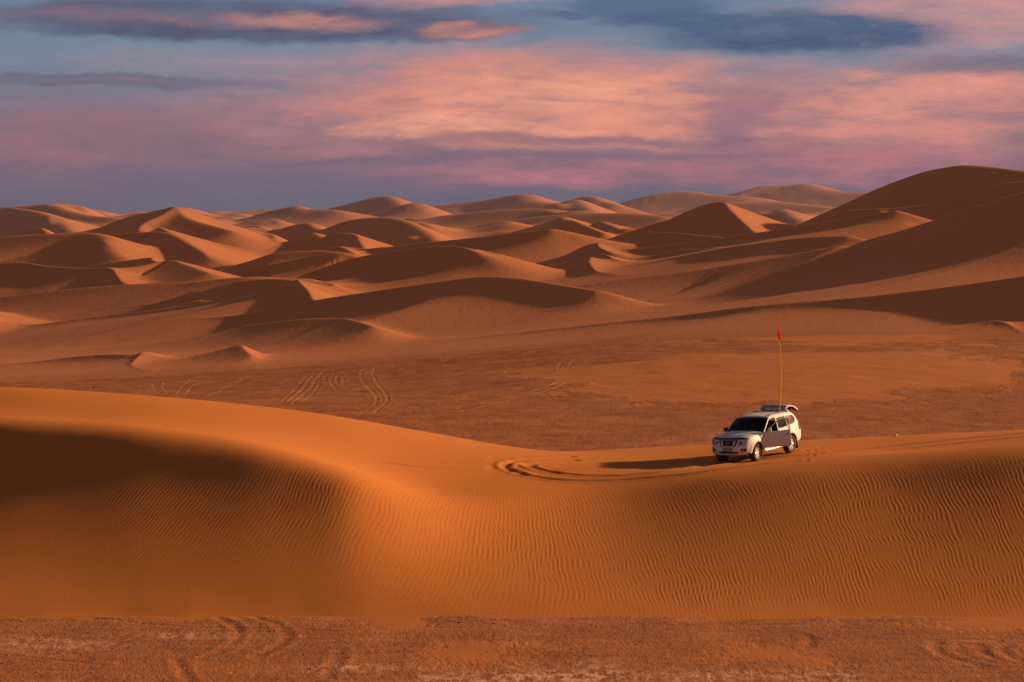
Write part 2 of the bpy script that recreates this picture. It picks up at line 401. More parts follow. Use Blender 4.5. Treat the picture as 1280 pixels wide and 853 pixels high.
far_tracks = [ptrack((452, 517), (468, 507), (470, 496), (459, 483), (452, 474), (452, 465), (460, 459)),
              ptrack((468, 516), (484, 503), (482, 492), (470, 477), (466, 465), (472, 458), (482, 456)),
              ptrack((352, 503), (366, 490), (378, 476), (384, 469)), ptrack((360, 503), (375, 490), (386, 476), (391, 469)),
              ptrack((366, 505), (384, 490), (394, 477), (402, 466)), ptrack((378, 503), (390, 494), (400, 480)),
              ptrack((409, 480), (406, 473), (412, 467)), ptrack((424, 487), (414, 480), (416, 471), (424, 465)), ptrack((432, 485), (421, 477), (424, 468), (436, 463)),
              ptrack((436, 486), (429, 479), (433, 469), (446, 462), (452, 459)), ptrack((212, 493), (204, 484), (206, 477)), ptrack((220, 494), (226, 486), (238, 475)),
              ptrack((231, 495), (240, 484), (254, 475)), ptrack((262, 495), (285, 482), (304, 474)), ptrack((196, 490), (190, 479)), ptrack((115, 488), (114, 482)),
              ptrack((698, 462), (700, 455), (706, 450)), ptrack((711, 462), (713, 455), (720, 449)),
              ptrack((560, 512), (620, 500), (670, 488), (700, 476)), ptrack((570, 515), (640, 500), (690, 486), (712, 476))]
def ntrack(*pts): return track(pts, lambda x, y: np.zeros_like(x), 80, 104)
near_tracks = [ntrack((272, 774), (292, 783), (296, 797), (280, 812), (255, 822)), ntrack((312, 771), (345, 782), (358, 797), (340, 812), (318, 822)),
               ntrack((1002, 793), (1014, 800), (1006, 810)), ntrack((1168, 801), (1166, 811), (1180, 821), (1215, 831), (1240, 833)),
               ntrack((1176, 802), (1173, 812), (1190, 822), (1228, 832)), ntrack((1218, 806), (1224, 816), (1240, 824)), ntrack((1226, 806), (1232, 816), (1250, 825)), ntrack((1262, 806), (1252, 812), (1262, 822), (1280, 827)),
               ntrack((0, 772), (120, 774), (240, 784), (420, 790)), ntrack((0, 819), (60, 824), (130, 832)), ntrack((425, 812), (418, 830), (408, 850)), ntrack((220, 826), (232, 845), (236, 853))]
Z = ruts(X, Y, Z, near_tracks, .018, .17)
Z = ruts(X, Y, Z, far_tracks, .018, .11)
track_a = np.zeros_like(X)
for L in far_tracks:
    k = (X > L[:, 0].min() - 2) & (X < L[:, 0].max() + 2) & (Y > L[:, 1].min() - 2) & (Y < L[:, 1].max() + 2)
    track_a[k] = np.maximum(track_a[k], np.exp(-(polydist(X[k], Y[k], L) / .17) ** 2) * (.5 + .5 * vnoise(X[k] * .5, Y[k] * .3, 9)))
def blob(cx, cy, a, b): return np.exp(-(((PX - cx) / a) ** 2 + ((PY - cy) / b) ** 2))
wn = fbm(X * .12, Y * .07, 61, 4); wn2 = fbm(X * .5, Y * .18, 62, 4); wn3 = fbm(X * .05, Y * .16, 63, 4)
e = ((PX - 965) / 285) ** 2 + ((PY - (466 - (PX - 965) * .012)) / 38) ** 2
sand = sstep(1.5, .7, e + wn * .9 + wn2 * .6) * (Y > 160)
sand = np.maximum(sand, (.55 * sstep(-.05, .35, wn3 + .3 * wn2)) * (Y > 160) * .8)
sand = np.maximum(sand, 1.1 * np.exp(-((PX - 1060) / 170) ** 2 - ((PY - 421) / 8) ** 2) * (Y > 160))
sand = sand * (1 - .9 * (blob(950, 436, 120, 7) + blob(1110, 436, 60, 4) + blob(770, 440, 80, 12)).clip(0, 1))
nearm = Y < 120
near_s = (1.1 * blob(520, 781, 95, 9) + 1.0 * blob(800, 777, 170, 4) + .9 * blob(930, 790, 70, 8) + .9 * blob(1130, 782, 130, 8) + .4 * blob(590, 815, 60, 14) + .4 * blob(1020, 820, 110, 14) + .9 * blob(1270, 781, 80, 8) + .6 * blob(200, 775, 200, 4))
near_s = near_s * (1 + 1.3 * wn2 + .8 * wn) + .5 * sstep(.02, .32, wn3 + wn2 * .9)
near_s = np.maximum(near_s * .8, .95 * sstep(100.3, 101.5, Y + wn2 * 1.3 + wn * 1.2))
sand = np.where(nearm, near_s, sand)
pale = np.where(nearm, .14 + .5 * sstep(.0, .3, wn + wn2 * .8) * sstep(780, 850, PY) + .7 * (blob(640, 806, 34, 4) + blob(440, 835, 60, 6) + blob(680, 848, 130, 7) + blob(60, 805, 90, 8) + blob(230, 795, 60, 4) + blob(960, 844, 110, 6)), .2 * sstep(.1, .4, wn2))
Z = np.where(nearm, Z + .035 * sstep(.3, .8, near_s), Z)
grid_mesh('gravel_plain', X, Y, Z, M_GRAV, {'sand': sand, 'pale': pale, 'track': track_a}, {'kind': 'structure'})

# ------------------------------------------------------------------ dune field behind the plain
# each ridge: crest points (photo survey bearing, elevation row, distance), near-side slope, far-side slope, rounding
G = [
 # band against the plain
 ([(470, 452, 372), (540, 440, 370), (640, 424, 367), (740, 411, 364), (850, 399, 361), (930, 388, 358), (1020, 380, 356), (1100, 372, 354), (1200, 359, 351), (1280, 347, 348), (1420, 325, 343)], 31, 7, 1.2, 4.5),
 ([(1150, 431, 334), (1185, 423, 333), (1215, 414, 332), (1245, 406, 331), (1262, 412, 328), (1279, 430, 323)], 29, 18, .3),
 ([(215, 455, 368), (184, 446, 362), (171, 454, 358), (165, 463, 353), (169, 470, 349), (183, 475, 345)], 28, 13, .25),
 ([(215, 461, 371), (250, 451, 367), (290, 439, 363), (301, 435, 361), (306, 441, 357), (314, 449, 352)], 8, 15, .3),
 ([(-120, 468, 372), (0, 464, 369), (40, 458, 367), (85, 451, 366), (130, 447, 364), (162, 448, 361)], 22, 6, .6, 1.2),
 ([(310, 412, 408), (380, 403, 401), (425, 402, 396), (446, 405, 388), (466, 411, 379)], 11, 11, .5),
 ([(100, 442, 450), (180, 428, 447), (250, 411, 443), (320, 397, 438), (400, 379, 432), (480, 366, 428), (560, 354, 424), (600, 349, 421), (640, 350, 417), (690, 357, 411), (745, 366, 404)], 27, 9, 1.6, 2.0),
 ([(-40, 430, 500), (60, 414, 494), (150, 402, 488), (220, 393, 482), (290, 379, 476), (340, 369, 470), (375, 362, 465)], 24, 8, 1.4, 1.2),
 ([(372, 358, 466), (381, 364, 458), (386, 370, 450), (390, 378, 444)], 28, 11, .3),
 ([(345, 364, 470), (360, 361, 468), (372, 358, 466)], 28, 11, .3),
 ([(-80, 380, 570), (0, 376, 562), (80, 367, 554), (150, 361, 548), (220, 358, 542), (270, 356, 536), (320, 354, 530), (368, 356, 520)], 7, 5, 1.5),
 ([(258, 383, 500), (275, 366, 504), (300, 357, 506), (340, 354.5, 504), (372, 357, 498)], 30, 8, .8),
 # big dune on the right
 ([(905, 393, 500), (950, 374, 488), (1000, 349, 476), (1040, 328, 467), (1075, 309, 459), (1135, 291, 448), (1200, 270, 438), (1280, 246, 428), (1420, 214, 414)], 31, 9, .8, 1),
 ([(930, 300, 690), (980, 291, 676), (1040, 274, 660), (1068, 267, 652), (1110, 266, 640), (1170, 259, 626), (1215, 246, 614), (1250, 236, 604), (1290, 231, 596), (1420, 222, 580)], 27, 14, .6, 1),
 ([(1000, 292, 800), (1050, 269, 788), (1085, 250, 778), (1120, 233, 768), (1160, 219, 758), (1190, 213, 750), (1215, 211, 742), (1260, 215, 728), (1340, 226, 700)], 28, 18, 4.0, 1),
 ([(1255, 238, 640), (1262, 238, 622), (1275, 239, 610)], 20, 6, .4),
 ([(1036, 287, 640), (1045, 284, 634), (1052, 288, 622), (1058, 292, 612)], 20, 10, .3),
 ([(1095, 268, 645), (1106, 270, 628), (1112, 275, 612)], 20, 9, .5),
 # left middle
 ([(-80, 306, 770), (0, 298, 762), (60, 294, 754), (110, 293, 748), (130, 297, 736), (136, 305, 720), (140, 315, 700), (150, 324, 684)], 15, 10, 3.2),
 ([(128, 297, 790), (160, 293, 784), (200, 292.5, 772), (222, 300, 748), (240, 312, 722), (257, 323, 700)], 19, 10, .6),
 ([(199, 286, 812), (206, 289, 796), (222, 299, 760), (240, 311, 728), (258, 324, 696)], 24, 9, .3),
 ([(-60, 333, 634), (0, 332, 627), (28, 331, 622), (60, 336, 614), (100, 339, 607), (138, 340, 598), (146, 348, 584), (152, 356, 570)], 29, 8, .5),
 ([(110, 336, 668), (150, 330, 660), (187, 325, 650), (190, 328, 640), (197, 331, 630)], 28, 12, .3),
 ([(138, 341, 600), (175, 336, 606), (212, 328, 612), (230, 333, 600), (262, 345, 580)], 9, 8, .5),
 ([(112, 292, 1012), (150, 276, 1000), (185, 267, 990), (206, 263, 984), (219, 262, 978)], 27, 14, .6),
 ([(219, 262, 978), (205, 270, 962), (188, 277, 948), (176, 284, 936), (174, 291, 920)], 27, 10, .4),
 ([(219, 262, 978), (226, 268, 966), (240, 276, 940), (290, 290, 900)], 11, 11, 1.2),
 ([(-60, 268, 1500), (0, 260, 1480), (40, 258, 1470), (64, 256.5, 1460), (85, 264, 1430), (110, 270, 1400), (150, 274, 1360)], 15, 12, 2),
 ([(12, 260, 1400), (45, 265, 1340), (72, 275, 1290), (83, 284, 1240), (88, 292, 1200)], 20, 10, .6),
 ([(20, 294, 900), (40, 288, 890), (51, 286, 884), (57, 290, 870), (64, 296, 852)], 22, 14, .4),
 # middle
 ([(262, 347, 640), (285, 338, 646), (310, 330, 650), (345, 319, 650), (395, 316, 646), (422, 318, 640)], 16, 10, .8),
 ([(345, 364, 560), (385, 345, 566), (415, 334, 568), (440, 326, 566), (480, 319, 560), (530, 312, 552), (556, 310.5, 546), (580, 313, 538), (594, 318, 528)], 29, 10, .9, 3.6),
 ([(592, 322, 545), (594, 315.5, 548), (603, 319, 538), (622, 322, 530)], 14, 10, .3),
 ([(348, 320, 822), (375, 309, 818), (405, 297, 812), (428, 292, 806), (444, 294.5, 798), (450, 303, 782), (455, 312, 766)], 24, 11, .4),
 ([(395, 298, 1052), (420, 283, 1044), (445, 275, 1036), (470, 272.5, 1026), (495, 274, 1010), (515, 281, 985), (532, 291, 955), (545, 302, 930)], 18, 14, 2),
 ([(350, 290, 1110), (370, 282, 1096), (386, 280, 1086), (391, 284, 1070), (398, 288, 1050)], 24, 12, .5),
 ([(380, 300, 930), (386, 295, 920), (392, 292, 910), (400, 297, 890), (406, 301, 878)], 18, 9, .4),
 ([(396, 322, 720), (410, 314, 716), (424, 310, 706), (438, 317, 690), (444, 322, 680)], 20, 11, .5),
 ([(520, 284, 1280), (528, 281, 1270), (540, 289, 1220), (548, 301, 1160)], 22, 8, .5),
 ([(550, 285, 1300), (590, 283, 1290), (632, 278, 1280), (640, 283, 1240)], 9, 9, .8),
 ([(480, 312, 700), (530, 305, 690), (580, 300, 680), (640, 293, 668), (690, 288, 660)], 20, 7, 1),
 ([(640, 299, 960), (675, 286, 950), (700, 279, 942), (713, 276, 934), (730, 282, 910), (756, 293, 874)], 15, 13, .5),
 ([(750, 277, 1010), (764, 283, 980), (781, 291, 940)], 20, 9, .5),
 ([(704, 272, 1180), (707, 274, 1150), (714, 279, 1110)], 20, 10, .4),
 ([(838, 275, 780), (862, 263, 782), (882, 255.5, 780), (903, 253, 772), (912, 262, 752), (924, 274, 728), (940, 289, 694)], 31, 11, .5),
 ([(654, 322, 690), (672, 309, 684), (690, 302, 678), (706, 303, 668), (724, 310, 654)], 28, 11, .7),
 ([(716, 318, 630), (732, 309, 624), (746, 306, 616), (749, 311, 604), (757, 315, 592)], 29, 9, .3),
 ([(762, 313, 680), (785, 302, 676), (812, 293, 670), (842, 292, 660), (880, 296, 644), (915, 300, 630)], 29, 9, .9),
 ([(652, 358, 560), (676, 344, 556), (706, 332, 550), (736, 324, 543), (737, 331, 530), (742, 340, 518), (752, 347, 506), (775, 353, 496)], 26, 8, .35),
 ([(735, 324, 560), (746, 320.5, 560), (758, 321, 554), (768, 328, 540)], 28, 8, .3),
 ([(738, 318, 616), (790, 313, 606), (850, 306, 596), (900, 299, 586), (960, 290, 574), (1010, 282, 564), (1060, 274, 552), (1120, 264, 540)], 25, 9, .8, 1.6),
 ([(795, 337, 524), (850, 324, 516), (905, 312, 508), (960, 304, 500), (1010, 298, 492), (1060, 296, 482)], 21, 7, 1.2, 1.8),
 ([(640, 366, 474), (700, 361, 472), (770, 353, 470), (850, 343, 466), (930, 330, 462), (1000, 318, 456), (1050, 309, 452)], 6, 6, 2),
 # far silhouettes
 ([(318, 272, 1720), (345, 263, 1710), (371, 258.5, 1700), (376, 262, 1670), (400, 263, 1660), (425, 265, 1640)], 14, 11, 2),
 ([(415, 263, 1900), (450, 253, 1880), (472, 247, 1870), (487, 246, 1856), (493, 250, 1830), (502, 257, 1790), (520, 262, 1750)], 14, 12, 1.5),
 ([(530, 258, 2150), (580, 253, 2130), (620, 249, 2110), (643, 244, 2090), (656, 248, 2050), (680, 254, 2000), (705, 258, 1960)], 12, 10, 2),
 ([(690, 262, 1800), (710, 254, 1790), (720, 250, 1780), (728, 255, 1740), (738, 263, 1690)], 14, 12, .8),
 ([(714, 253, 1990), (730, 246, 1980), (742, 246, 1960), (752, 252, 1910), (770, 256, 1850)], 13, 12, 1.5),
 ([(560, 270, 1500), (620, 264, 1480), (680, 262, 1450), (720, 268, 1400)], 10, 8, 2),
 ([(765, 262, 3000), (800, 247, 2980), (840, 239.5, 2960), (862, 239, 2940), (885, 243, 2880), (940, 246, 2800)], 8, 8, 5),
 ([(880, 245, 3700), (930, 239, 3680), (960, 230.5, 3660), (985, 231.5, 3640), (1005, 229, 3620), (1022, 234, 3560), (1050, 239, 3500), (1110, 241, 3400), (1180, 246, 3300)], 8, 8, 5),
 ([(860, 262, 2400), (900, 254, 2380), (960, 252, 2340), (1010, 256, 2280), (1060, 262, 2200)], 9, 8, 4),
 ([(965, 268, 1500), (976, 262, 1490), (982, 264, 1460), (990, 270, 1420), (1000, 276, 1360)], 16, 10, .8),
 ([(600, 280, 1350), (660, 273, 1330), (720, 268, 1310), (790, 268, 1270), (830, 272, 1220)], 9, 7, 2),
 ([(240, 270, 2600), (285, 267, 2580), (310, 265, 2560), (345, 264, 2520)], 8, 8, 3),
 ([(225, 271, 5200), (300, 265.5, 5200), (330, 264, 5150), (380, 263.5, 5100), (430, 262, 5050)], 6, 6, 6),
]
def rand_ridges():
    out = []
    for Y0, n, hp, ln in ((520, 5, 4, 60), (700, 14, 4, 44), (950, 34, 4.5, 36), (1250, 50, 5, 30), (1700, 56, 5, 28), (2300, 50, 4.5, 30), (3200, 40, 4, 34)):
        for i in range(n):
            Yc = Y0 * (1 + .3 * rng.random()); px = rng.uniform(-220, 1060 if Yc < 900 else 1400)
            zb = np.interp(Yc, BY, BZ) + 1.5; row = max(HORIZON + (HC - zb) * F / Yc - rng.uniform(.4, 1.6) * hp, 262 if Yc < 1500 else 256)
            L = ln * rng.uniform(.6, 1.5); sl_ = rng.uniform(.02, .2)
            pts = [(px, row + sl_ * L * .9, Yc + 10), (px + L * .4, row + sl_ * L * .3, Yc + 4), (px + L * .75, row, Yc - 6), (px + L * .95, row + 2.5, Yc * .985), (px + L * 1.1, row + 6, Yc * .955)]
            out.append((pts, rng.uniform(20, 30), rng.uniform(9, 15), rng.uniform(.2, .6)))
    return out
BY = [300, 345, 375, 450, 600, 800, 1000, 1500, 2000, 3000, 4500, 9000]; BZ = [-.9, 0, 0, -1.2, -2.6, -2.2, 0, 5, 9, 12, 14, 14.3]
def dune_field():
    ys = np.exp(np.concatenate([np.arange(math.log(318), math.log(1000), .0013), np.arange(math.log(1000), math.log(2000), .0019), np.arange(math.log(2000), math.log(4600), .003), np.arange(math.log(4600), math.log(9000), .012)]))
    az = np.linspace(R(-13.5), R(13.5), 1200)
    X, Y = polar(az[0], az[-1], len(az), ys)
    tilt = np.interp(X * 345 / np.maximum(Y, 120), _fx, _fz) * np.interp(Y, [345, 620, 1000], [1, .55, 0])
    Z = tilt + np.interp(Y, BY, BZ)
    sc = np.clip(Y / 700, .6, 5)
    Z = Z + sstep(352, 420, Y) * (fbm(X / (34 * sc), Y / (60 * sc), 71, 4) * .8 * np.clip(sc, .6, 2.2))
    Z = Z + .045 * X * sstep(350, 520, Y) * np.interp(Y, [900, 1600], [1, 0])
    Z = np.where(Y < 345, Z - (345 - Y) * .05, Z)
    tz = np.tan(az)
    def small_ridges():                                                       # minor crests riding on the big forms
        out = []; q = np.random.default_rng(5)
        for i in range(170):
            Yc = 440 * math.exp(q.random() ** .9 * math.log(7.0)); px = q.uniform(-180, 1320)
            if px > 860 and Yc < 900 or px < 330 and Yc < 470: continue
            xc = (px - CX) / F * Yc; L = Yc * q.uniform(.006, .022); hgt = Yc * q.uniform(.0011, .0030)
            bend = q.uniform(.5, 1.1); sk = q.uniform(.2, .9)
            pl_ = [(-1.5 * L, .9 * L * sk), (-.6 * L, .35 * L * sk), (0, 0), (.3 * L, -.35 * L * bend), (.42 * L, -.9 * L * bend), (.62 * L, -1.6 * L * bend)]
            hh = [-.1, .6, 1.0, .85, .4, -.2]; P = []
            for (a, b_), h_ in zip(pl_, hh):
                x_, y_ = xc + a, Yc + b_
                ri = min(max(np.searchsorted(ys, y_), 0), len(ys) - 1); ci = min(max(np.searchsorted(tz, x_ / y_), 0), len(tz) - 1)
                P.append((x_, y_, Z[ri, ci] + h_ * hgt))
            out.append((np.array(P), q.uniform(22, 31), q.uniform(9, 15), .2))
        return out
    def sequence():
        for g in rand_ridges() + G: yield (np.array([[float(v) for v in at(*p)] for p in g[0]]), *g[1:])
        for g in small_ridges(): yield g
    for P, sf, sb, r, *rest in sequence():
        P = smooth_line(P, 5); lin_ = rest[:1] == [1]; capm = rest[0] if rest and not lin_ else 99.0; Ym = P[:, 1].mean()
        rrow = 1.35 * Ym * (.0013 if Ym < 1000 else .0019 if Ym < 2000 else .003)
        sF, sB = math.tan(R(sf * (.80 if rest[:1] == [1] else .92))), math.tan(R(min(sb * 1.8, 28))); ms = min(sF, sB)
        bl = np.interp(Ym, BY, BZ) + np.interp(P[:, 0].mean() * 345 / Ym, _fx, _fz) * np.interp(Ym, [345, 620, 1000], [1, .55, 0]) + .045 * min(P[:, 0].min(), 0)
        ext = max(P[:, 2].max() - bl + 1, 2) / .13 * 1.3 + 25
        r0, r1 = np.searchsorted(ys, [P[:, 1].min() - ext, P[:, 1].max() + ext])
        a = P[:, 0] / P[:, 1]; e = ext / max(P[:, 1].min() - ext * .5, 200)
        c0, c1 = np.searchsorted(tz, [a.min() - e, a.max() + e])
        if r1 - r0 < 2 or c1 - c0 < 2: continue
        x, y = X[r0:r1, c0:c1], Y[r0:r1, c0:c1]
        best = np.full(x.shape, 1e12); rr = np.zeros(x.shape); zc = np.zeros(x.shape); sd = np.zeros(x.shape)
        for A, B in zip(P[:-1], P[1:]):
            dx, dy = B[0] - A[0], B[1] - A[1]; l2 = dx * dx + dy * dy + 1e-9
            t = np.clip(((x - A[0]) * dx + (y - A[1]) * dy) / l2, 0, 1)
            ex, ey = x - A[0] - t * dx, y - A[1] - t * dy; q = ex * ex + ey * ey
            k = q < best
            rs = max(r * .6, rrow * ((.12 if Ym < 640 else .3 if Ym < 1000 else .75) + .8 * abs(dx) / math.sqrt(l2))); rr = np.where(k, rs, rr)
            best = np.where(k, q, best); zc = np.where(k, A[2] + t * (B[2] - A[2]), zc)
            sd = np.where(k, (dx * ey - dy * ex) / math.sqrt(l2), sd)
        d = np.sqrt(best)
        # side: smooth switch near the line ends so the cone has no seam
        sn = np.clip(-sd / np.maximum(d, 1e-6), -1, 1)
        wF = .5 + .5 * np.sin(np.clip(sn * 1.6, -1, 1) * math.pi / 2)
        s = sF * wF + sB * (1 - wF)
        wob = 1 + .10 * vnoise(x / 17, y / 23, 5)
        b = Z[r0:r1, c0:c1]; dd = np.sqrt(best + rr * rr) - rr
        h = zc - s * wob * dd
        hb = np.maximum(zc - np.interp(P[:, 1].mean(), BY, BZ) - np.interp(P[:, 0].mean() * 345 / P[:, 1].mean(), _fx, _fz) * np.interp(P[:, 1].mean(), [345, 620, 1000], [1, .55, 0]), .5)
        ap = zc - hb * .62 - math.tan(R(6.0)) * (dd - hb * .62 / np.maximum(s, .05)) - 30 * (1 - wF)
        if lin_: h = .5 * (h + ap + np.sqrt((h - ap) ** 2 + (.25 * hb) ** 2 * wF))
        else:
            he = np.maximum(np.minimum(hb * .62, capm if capm < 90 else .0052 * Ym), .3); cv = zc - he * (1 - np.exp(-s * wob * dd / he)) - math.tan(R(8.5)) * dd
            h = h * (1 - wF) + cv * wF
        h = h - np.maximum(dd - .8 * ext, 0) * .5
        kk = .5 + .0009 * P[:, 1].mean()
        Z[r0:r1, c0:c1] = .5 * (b + h + np.sqrt((b - h) ** 2 + kk * kk))
    foot = np.interp(X / Y * F + CX, [450, 700, 1000, 1280], [344, 342, 332, 318])
    pz = plain_tilt(X, Y); W = sstep(foot - 16, foot + 4, Y); Z = pz - .45 + (Z - pz + .45) * W
    for it in range(7):                                                        # wind rounding: far rows are wide apart
        Zs = Z.copy(); Zs[1:-1] = .25 * Z[:-2] + .5 * Z[1:-1] + .25 * Z[2:]; Zs[:, 1:-1] = .2 * Zs[:, :-2] + .6 * Zs[:, 1:-1] + .2 * Zs[:, 2:]
        wf = sstep(500, 900, Y) if it < 4 else sstep(1300, 1800, Y) * sstep(3200, 2400, Y); Z = Z + (Zs - Z) * wf
    painted_haze = .30 + .70 * sstep(400, 3600, Y) ** .8  # constant floor brightens shaded faces of the nearer dunes
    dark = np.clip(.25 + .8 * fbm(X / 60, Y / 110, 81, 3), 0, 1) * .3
    grid_mesh('sand_dune_field', X, Y, Z, M_FAR, {'painted_haze': painted_haze, 'dark': dark}, {'kind': 'structure'})
dune_field()
# wide desert floor out to the horizon, below everything surveyed
fy = np.array([-3000, -600, -60, 40, 200, 700, 2500, 9000, 40000.]); fx = np.array([-40000, -9000, -2500, -600, -150, 0, 150, 600, 2500, 9000, 40000.])
Xf, Yf = np.meshgrid(fx, fy); grid_mesh('desert_ground', Xf, Yf, np.full(Xf.shape, -10.5), M_FAR, {'painted_haze': .5, 'dark': .2}, {'kind': 'structure'})

# ------------------------------------------------------------------ loose stones on the crust (nobody could count them)
def stones():
    V = []; Fc = []
    base = bmesh.new(); bmesh.ops.create_icosphere(base, subdivisions=1, radius=1)
    bv = np.array([v.co[:] for v in base.verts]); bf = [[v.index for v in f.verts] for f in base.faces]; base.free()
    n = 0
    for i in range(2600):
        y = rng.uniform(85, 101.5); x = rng.uniform(-.22, .22) * y
        if fbm(np.array([x * .3]), np.array([y * .3]), 91, 3)[0] + rng.uniform(-.35, .2) < -.05: continue
        s = min(.011 * math.exp(rng.normal(0, .62)), .075)
        if y > 101: s *= .7
        a = rng.uniform(0, 6.28); c, sn = math.cos(a), math.sin(a)
        q = bv * (s * rng.uniform(.7, 1.3), s * rng.uniform(.7, 1.3), s * rng.uniform(.45, .8)) * (1 + rng.uniform(-.22, .22, (len(bv), 1)))
        q = np.c_[q[:, 0] * c - q[:, 1] * sn + x, q[:, 0] * sn + q[:, 1] * c + y, q[:, 2] + s * .25 + float(plain_z(np.array([x]), np.array([y]))[0])]
        V.append(q); Fc += [[k + n for k in f] for f in bf]; n += len(bv)
    me = bpy.data.meshes.new('gravel'); me.from_pydata(np.vstack(V).tolist(), [], Fc); me.update()
    m, t, b = newmat('dark_stone')
    t.put(b.inputs['Base Color'], t.mix(t.noise(t.coord('Object'), 3, 3), (.07, .032, .02, 1), (.2, .085, .045, 1))); b.inputs['Roughness'].default_value = .9
    me.materials.append(m)
    o = bpy.data.objects.new('gravel', me); COL.objects.link(o); o['kind'] = 'stuff'
    o['label'] = 'small dark stones scattered over the crusted plain in the foreground'
stones()


# ------------------------------------------------------------------ off-road vehicle (local x forward, y left, z up, wheels on z = 0)
def paint(name, col, rough, spec=.5, metal=0, coat=0, dust=0.0):
    m, t, b = newmat(name); o = t.coord('Object')
    c = col + (1,)
    if dust:
        z = t.n.new('ShaderNodeSeparateXYZ'); t.put(z.inputs[0], o)
        f = t.m('MULTIPLY', t.mr(z.outputs[2], 1.0, .35), t.mr(t.noise(o, 3, 4, .6), .25, .75))
        c = t.mix(t.m('MULTIPLY', f, dust), c, (.42, .22, .12, 1))
    t.put(b.inputs['Base Color'], c)
    t.put(b.inputs['Roughness'], t.mr(t.noise(o, 6, 3), .2, .8, rough * .85, rough * 1.2)); b.inputs['Specular IOR Level'].default_value = spec
    b.inputs['Metallic'].default_value = metal; b.inputs['Coat Weight'].default_value = coat; b.inputs['Coat Roughness'].default_value = .12
    return m
MW = paint('white_paint', (.74, .68, .64), .55, .3, 0, .06, .5)
MBLK = paint('black_trim', (.012, .011, .011), .5, .4); MCHR = paint('chrome', (.55, .53, .52), .32, .5, 1.0)
MALU = paint('alloy', (.72, .68, .64), .38, .5, .35, 0, .2); MTYRE = paint('tyre_rubber', (.016, .014, .013), .85, .2, 0, 0, .35)
MGLS = paint('dark_glass', (.006, .006, .007), .05, .3); MQTR = paint('warm_reflection_glass', (.14, .06, .045), .06, .5)  # quarter glass: warm reflection painted into its base colour
MLAMP = paint('lamp_lens', (.45, .40, .40), .12, .8, .3); MRED = paint('red_lens', (.35, .03, .02), .2, .6)
MINT = paint('dark_cloth', (.025, .021, .02), .9, .2); MSEAT = paint('seat_cloth', (.09, .07, .06), .85, .2)
MBLUE = paint('blue_plate', (.02, .05, .20), .4, .4); MLET = paint('white_letter', (.75, .75, .75), .5, .4)
MYEL = paint('yellow_rod', (.90, .48, .03), .4, .4)
def cloth():
    m, t, b = newmat('red_cloth'); t.n.remove(b); out = t.n['Material Output']
    c = t.mix(t.noise(t.coord('Object'), 4, 2), (.90, .07, .02, 1), (.95, .12, .03, 1))
    d = t.n.new('ShaderNodeBsdfDiffuse'); tr = t.n.new('ShaderNodeBsdfTranslucent'); t.put(d.inputs[0], c); t.put(tr.inputs[0], c)
    mx = t.n.new('ShaderNodeMixShader'); mx.inputs[0].default_value = .55; t.l.new(d.outputs[0], mx.inputs[1]); t.l.new(tr.outputs[0], mx.inputs[2]); t.l.new(mx.outputs[0], out.inputs[0]); return m
MFLAG = cloth()
def thin_glass():
    m, t, b = newmat('clear_glass'); t.n.remove(b); out = t.n['Material Output']
    tr = t.n.new('ShaderNodeBsdfTransparent'); tr.inputs[0].default_value = (.72, .72, .72, 1)
    g = t.n.new('ShaderNodeBsdfGlossy'); g.inputs['Roughness'].default_value = .04
    fr_ = t.n.new('ShaderNodeFresnel'); fr_.inputs[0].default_value = 1.45
    mx = t.n.new('ShaderNodeMixShader'); t.l.new(fr_.outputs[0], mx.inputs[0]); t.l.new(tr.outputs[0], mx.inputs[1]); t.l.new(g.outputs[0], mx.inputs[2])
    t.l.new(mx.outputs[0], out.inputs[0]); return m
MCLR = thin_glass()

def link(name, verts, faces, mat, parent=None, smooth=True, solid=0.0, xf=None):
    me = bpy.data.meshes.new(name); me.from_pydata([tuple(v) for v in verts], [], [tuple(f) for f in faces])
    bm = bmesh.new(); bm.from_mesh(me); bmesh.ops.remove_doubles(bm, verts=bm.verts, dist=1e-4); bmesh.ops.recalc_face_normals(bm, faces=bm.faces)
    if xf is not None: bmesh.ops.transform(bm, matrix=xf, verts=bm.verts)
    bm.to_mesh(me); bm.free()
    me.polygons.foreach_set('use_smooth', [smooth] * len(me.polygons)); me.materials.append(mat)
    o = bpy.data.objects.new(name, me); COL.objects.link(o)
    if parent is not None: o.parent = parent
    if solid:
        md = o.modifiers.new('thickness', 'SOLIDIFY'); md.thickness = abs(solid); md.offset = 0
    return o
def bmlink(name, bm, mat, parent=None, smooth=False, xf=None):
    if xf is not None: bmesh.ops.transform(bm, matrix=xf, verts=bm.verts)
    me = bpy.data.meshes.new(name); bmesh.ops.recalc_face_normals(bm, faces=bm.faces); bm.to_mesh(me); bm.free()
    me.polygons.foreach_set('use_smooth', [smooth] * len(me.polygons)); me.materials.append(mat)
    o = bpy.data.objects.new(name, me); COL.objects.link(o)
    if parent is not None: o.parent = parent
    return o
def add_box(bm, c, d, bev=.0, rot=None):
    r = bmesh.ops.create_cube(bm, size=1); vs = r['verts']
    M = Matrix.Translation(c) @ (rot if rot is not None else Matrix()) @ Matrix.Diagonal((*d, 1))
    bmesh.ops.transform(bm, matrix=M, verts=vs)
    if bev:
        es = list({e for v in vs for e in v.link_edges}); bmesh.ops.bevel(bm, geom=es, offset=bev, segments=2, affect='EDGES', profile=.6)
def box(name, c, d, mat, parent, bev=.015, rot=None, xf=None):
    bm = bmesh.new(); add_box(bm, c, d, bev, rot); return bmlink(name, bm, mat, parent, False, xf)
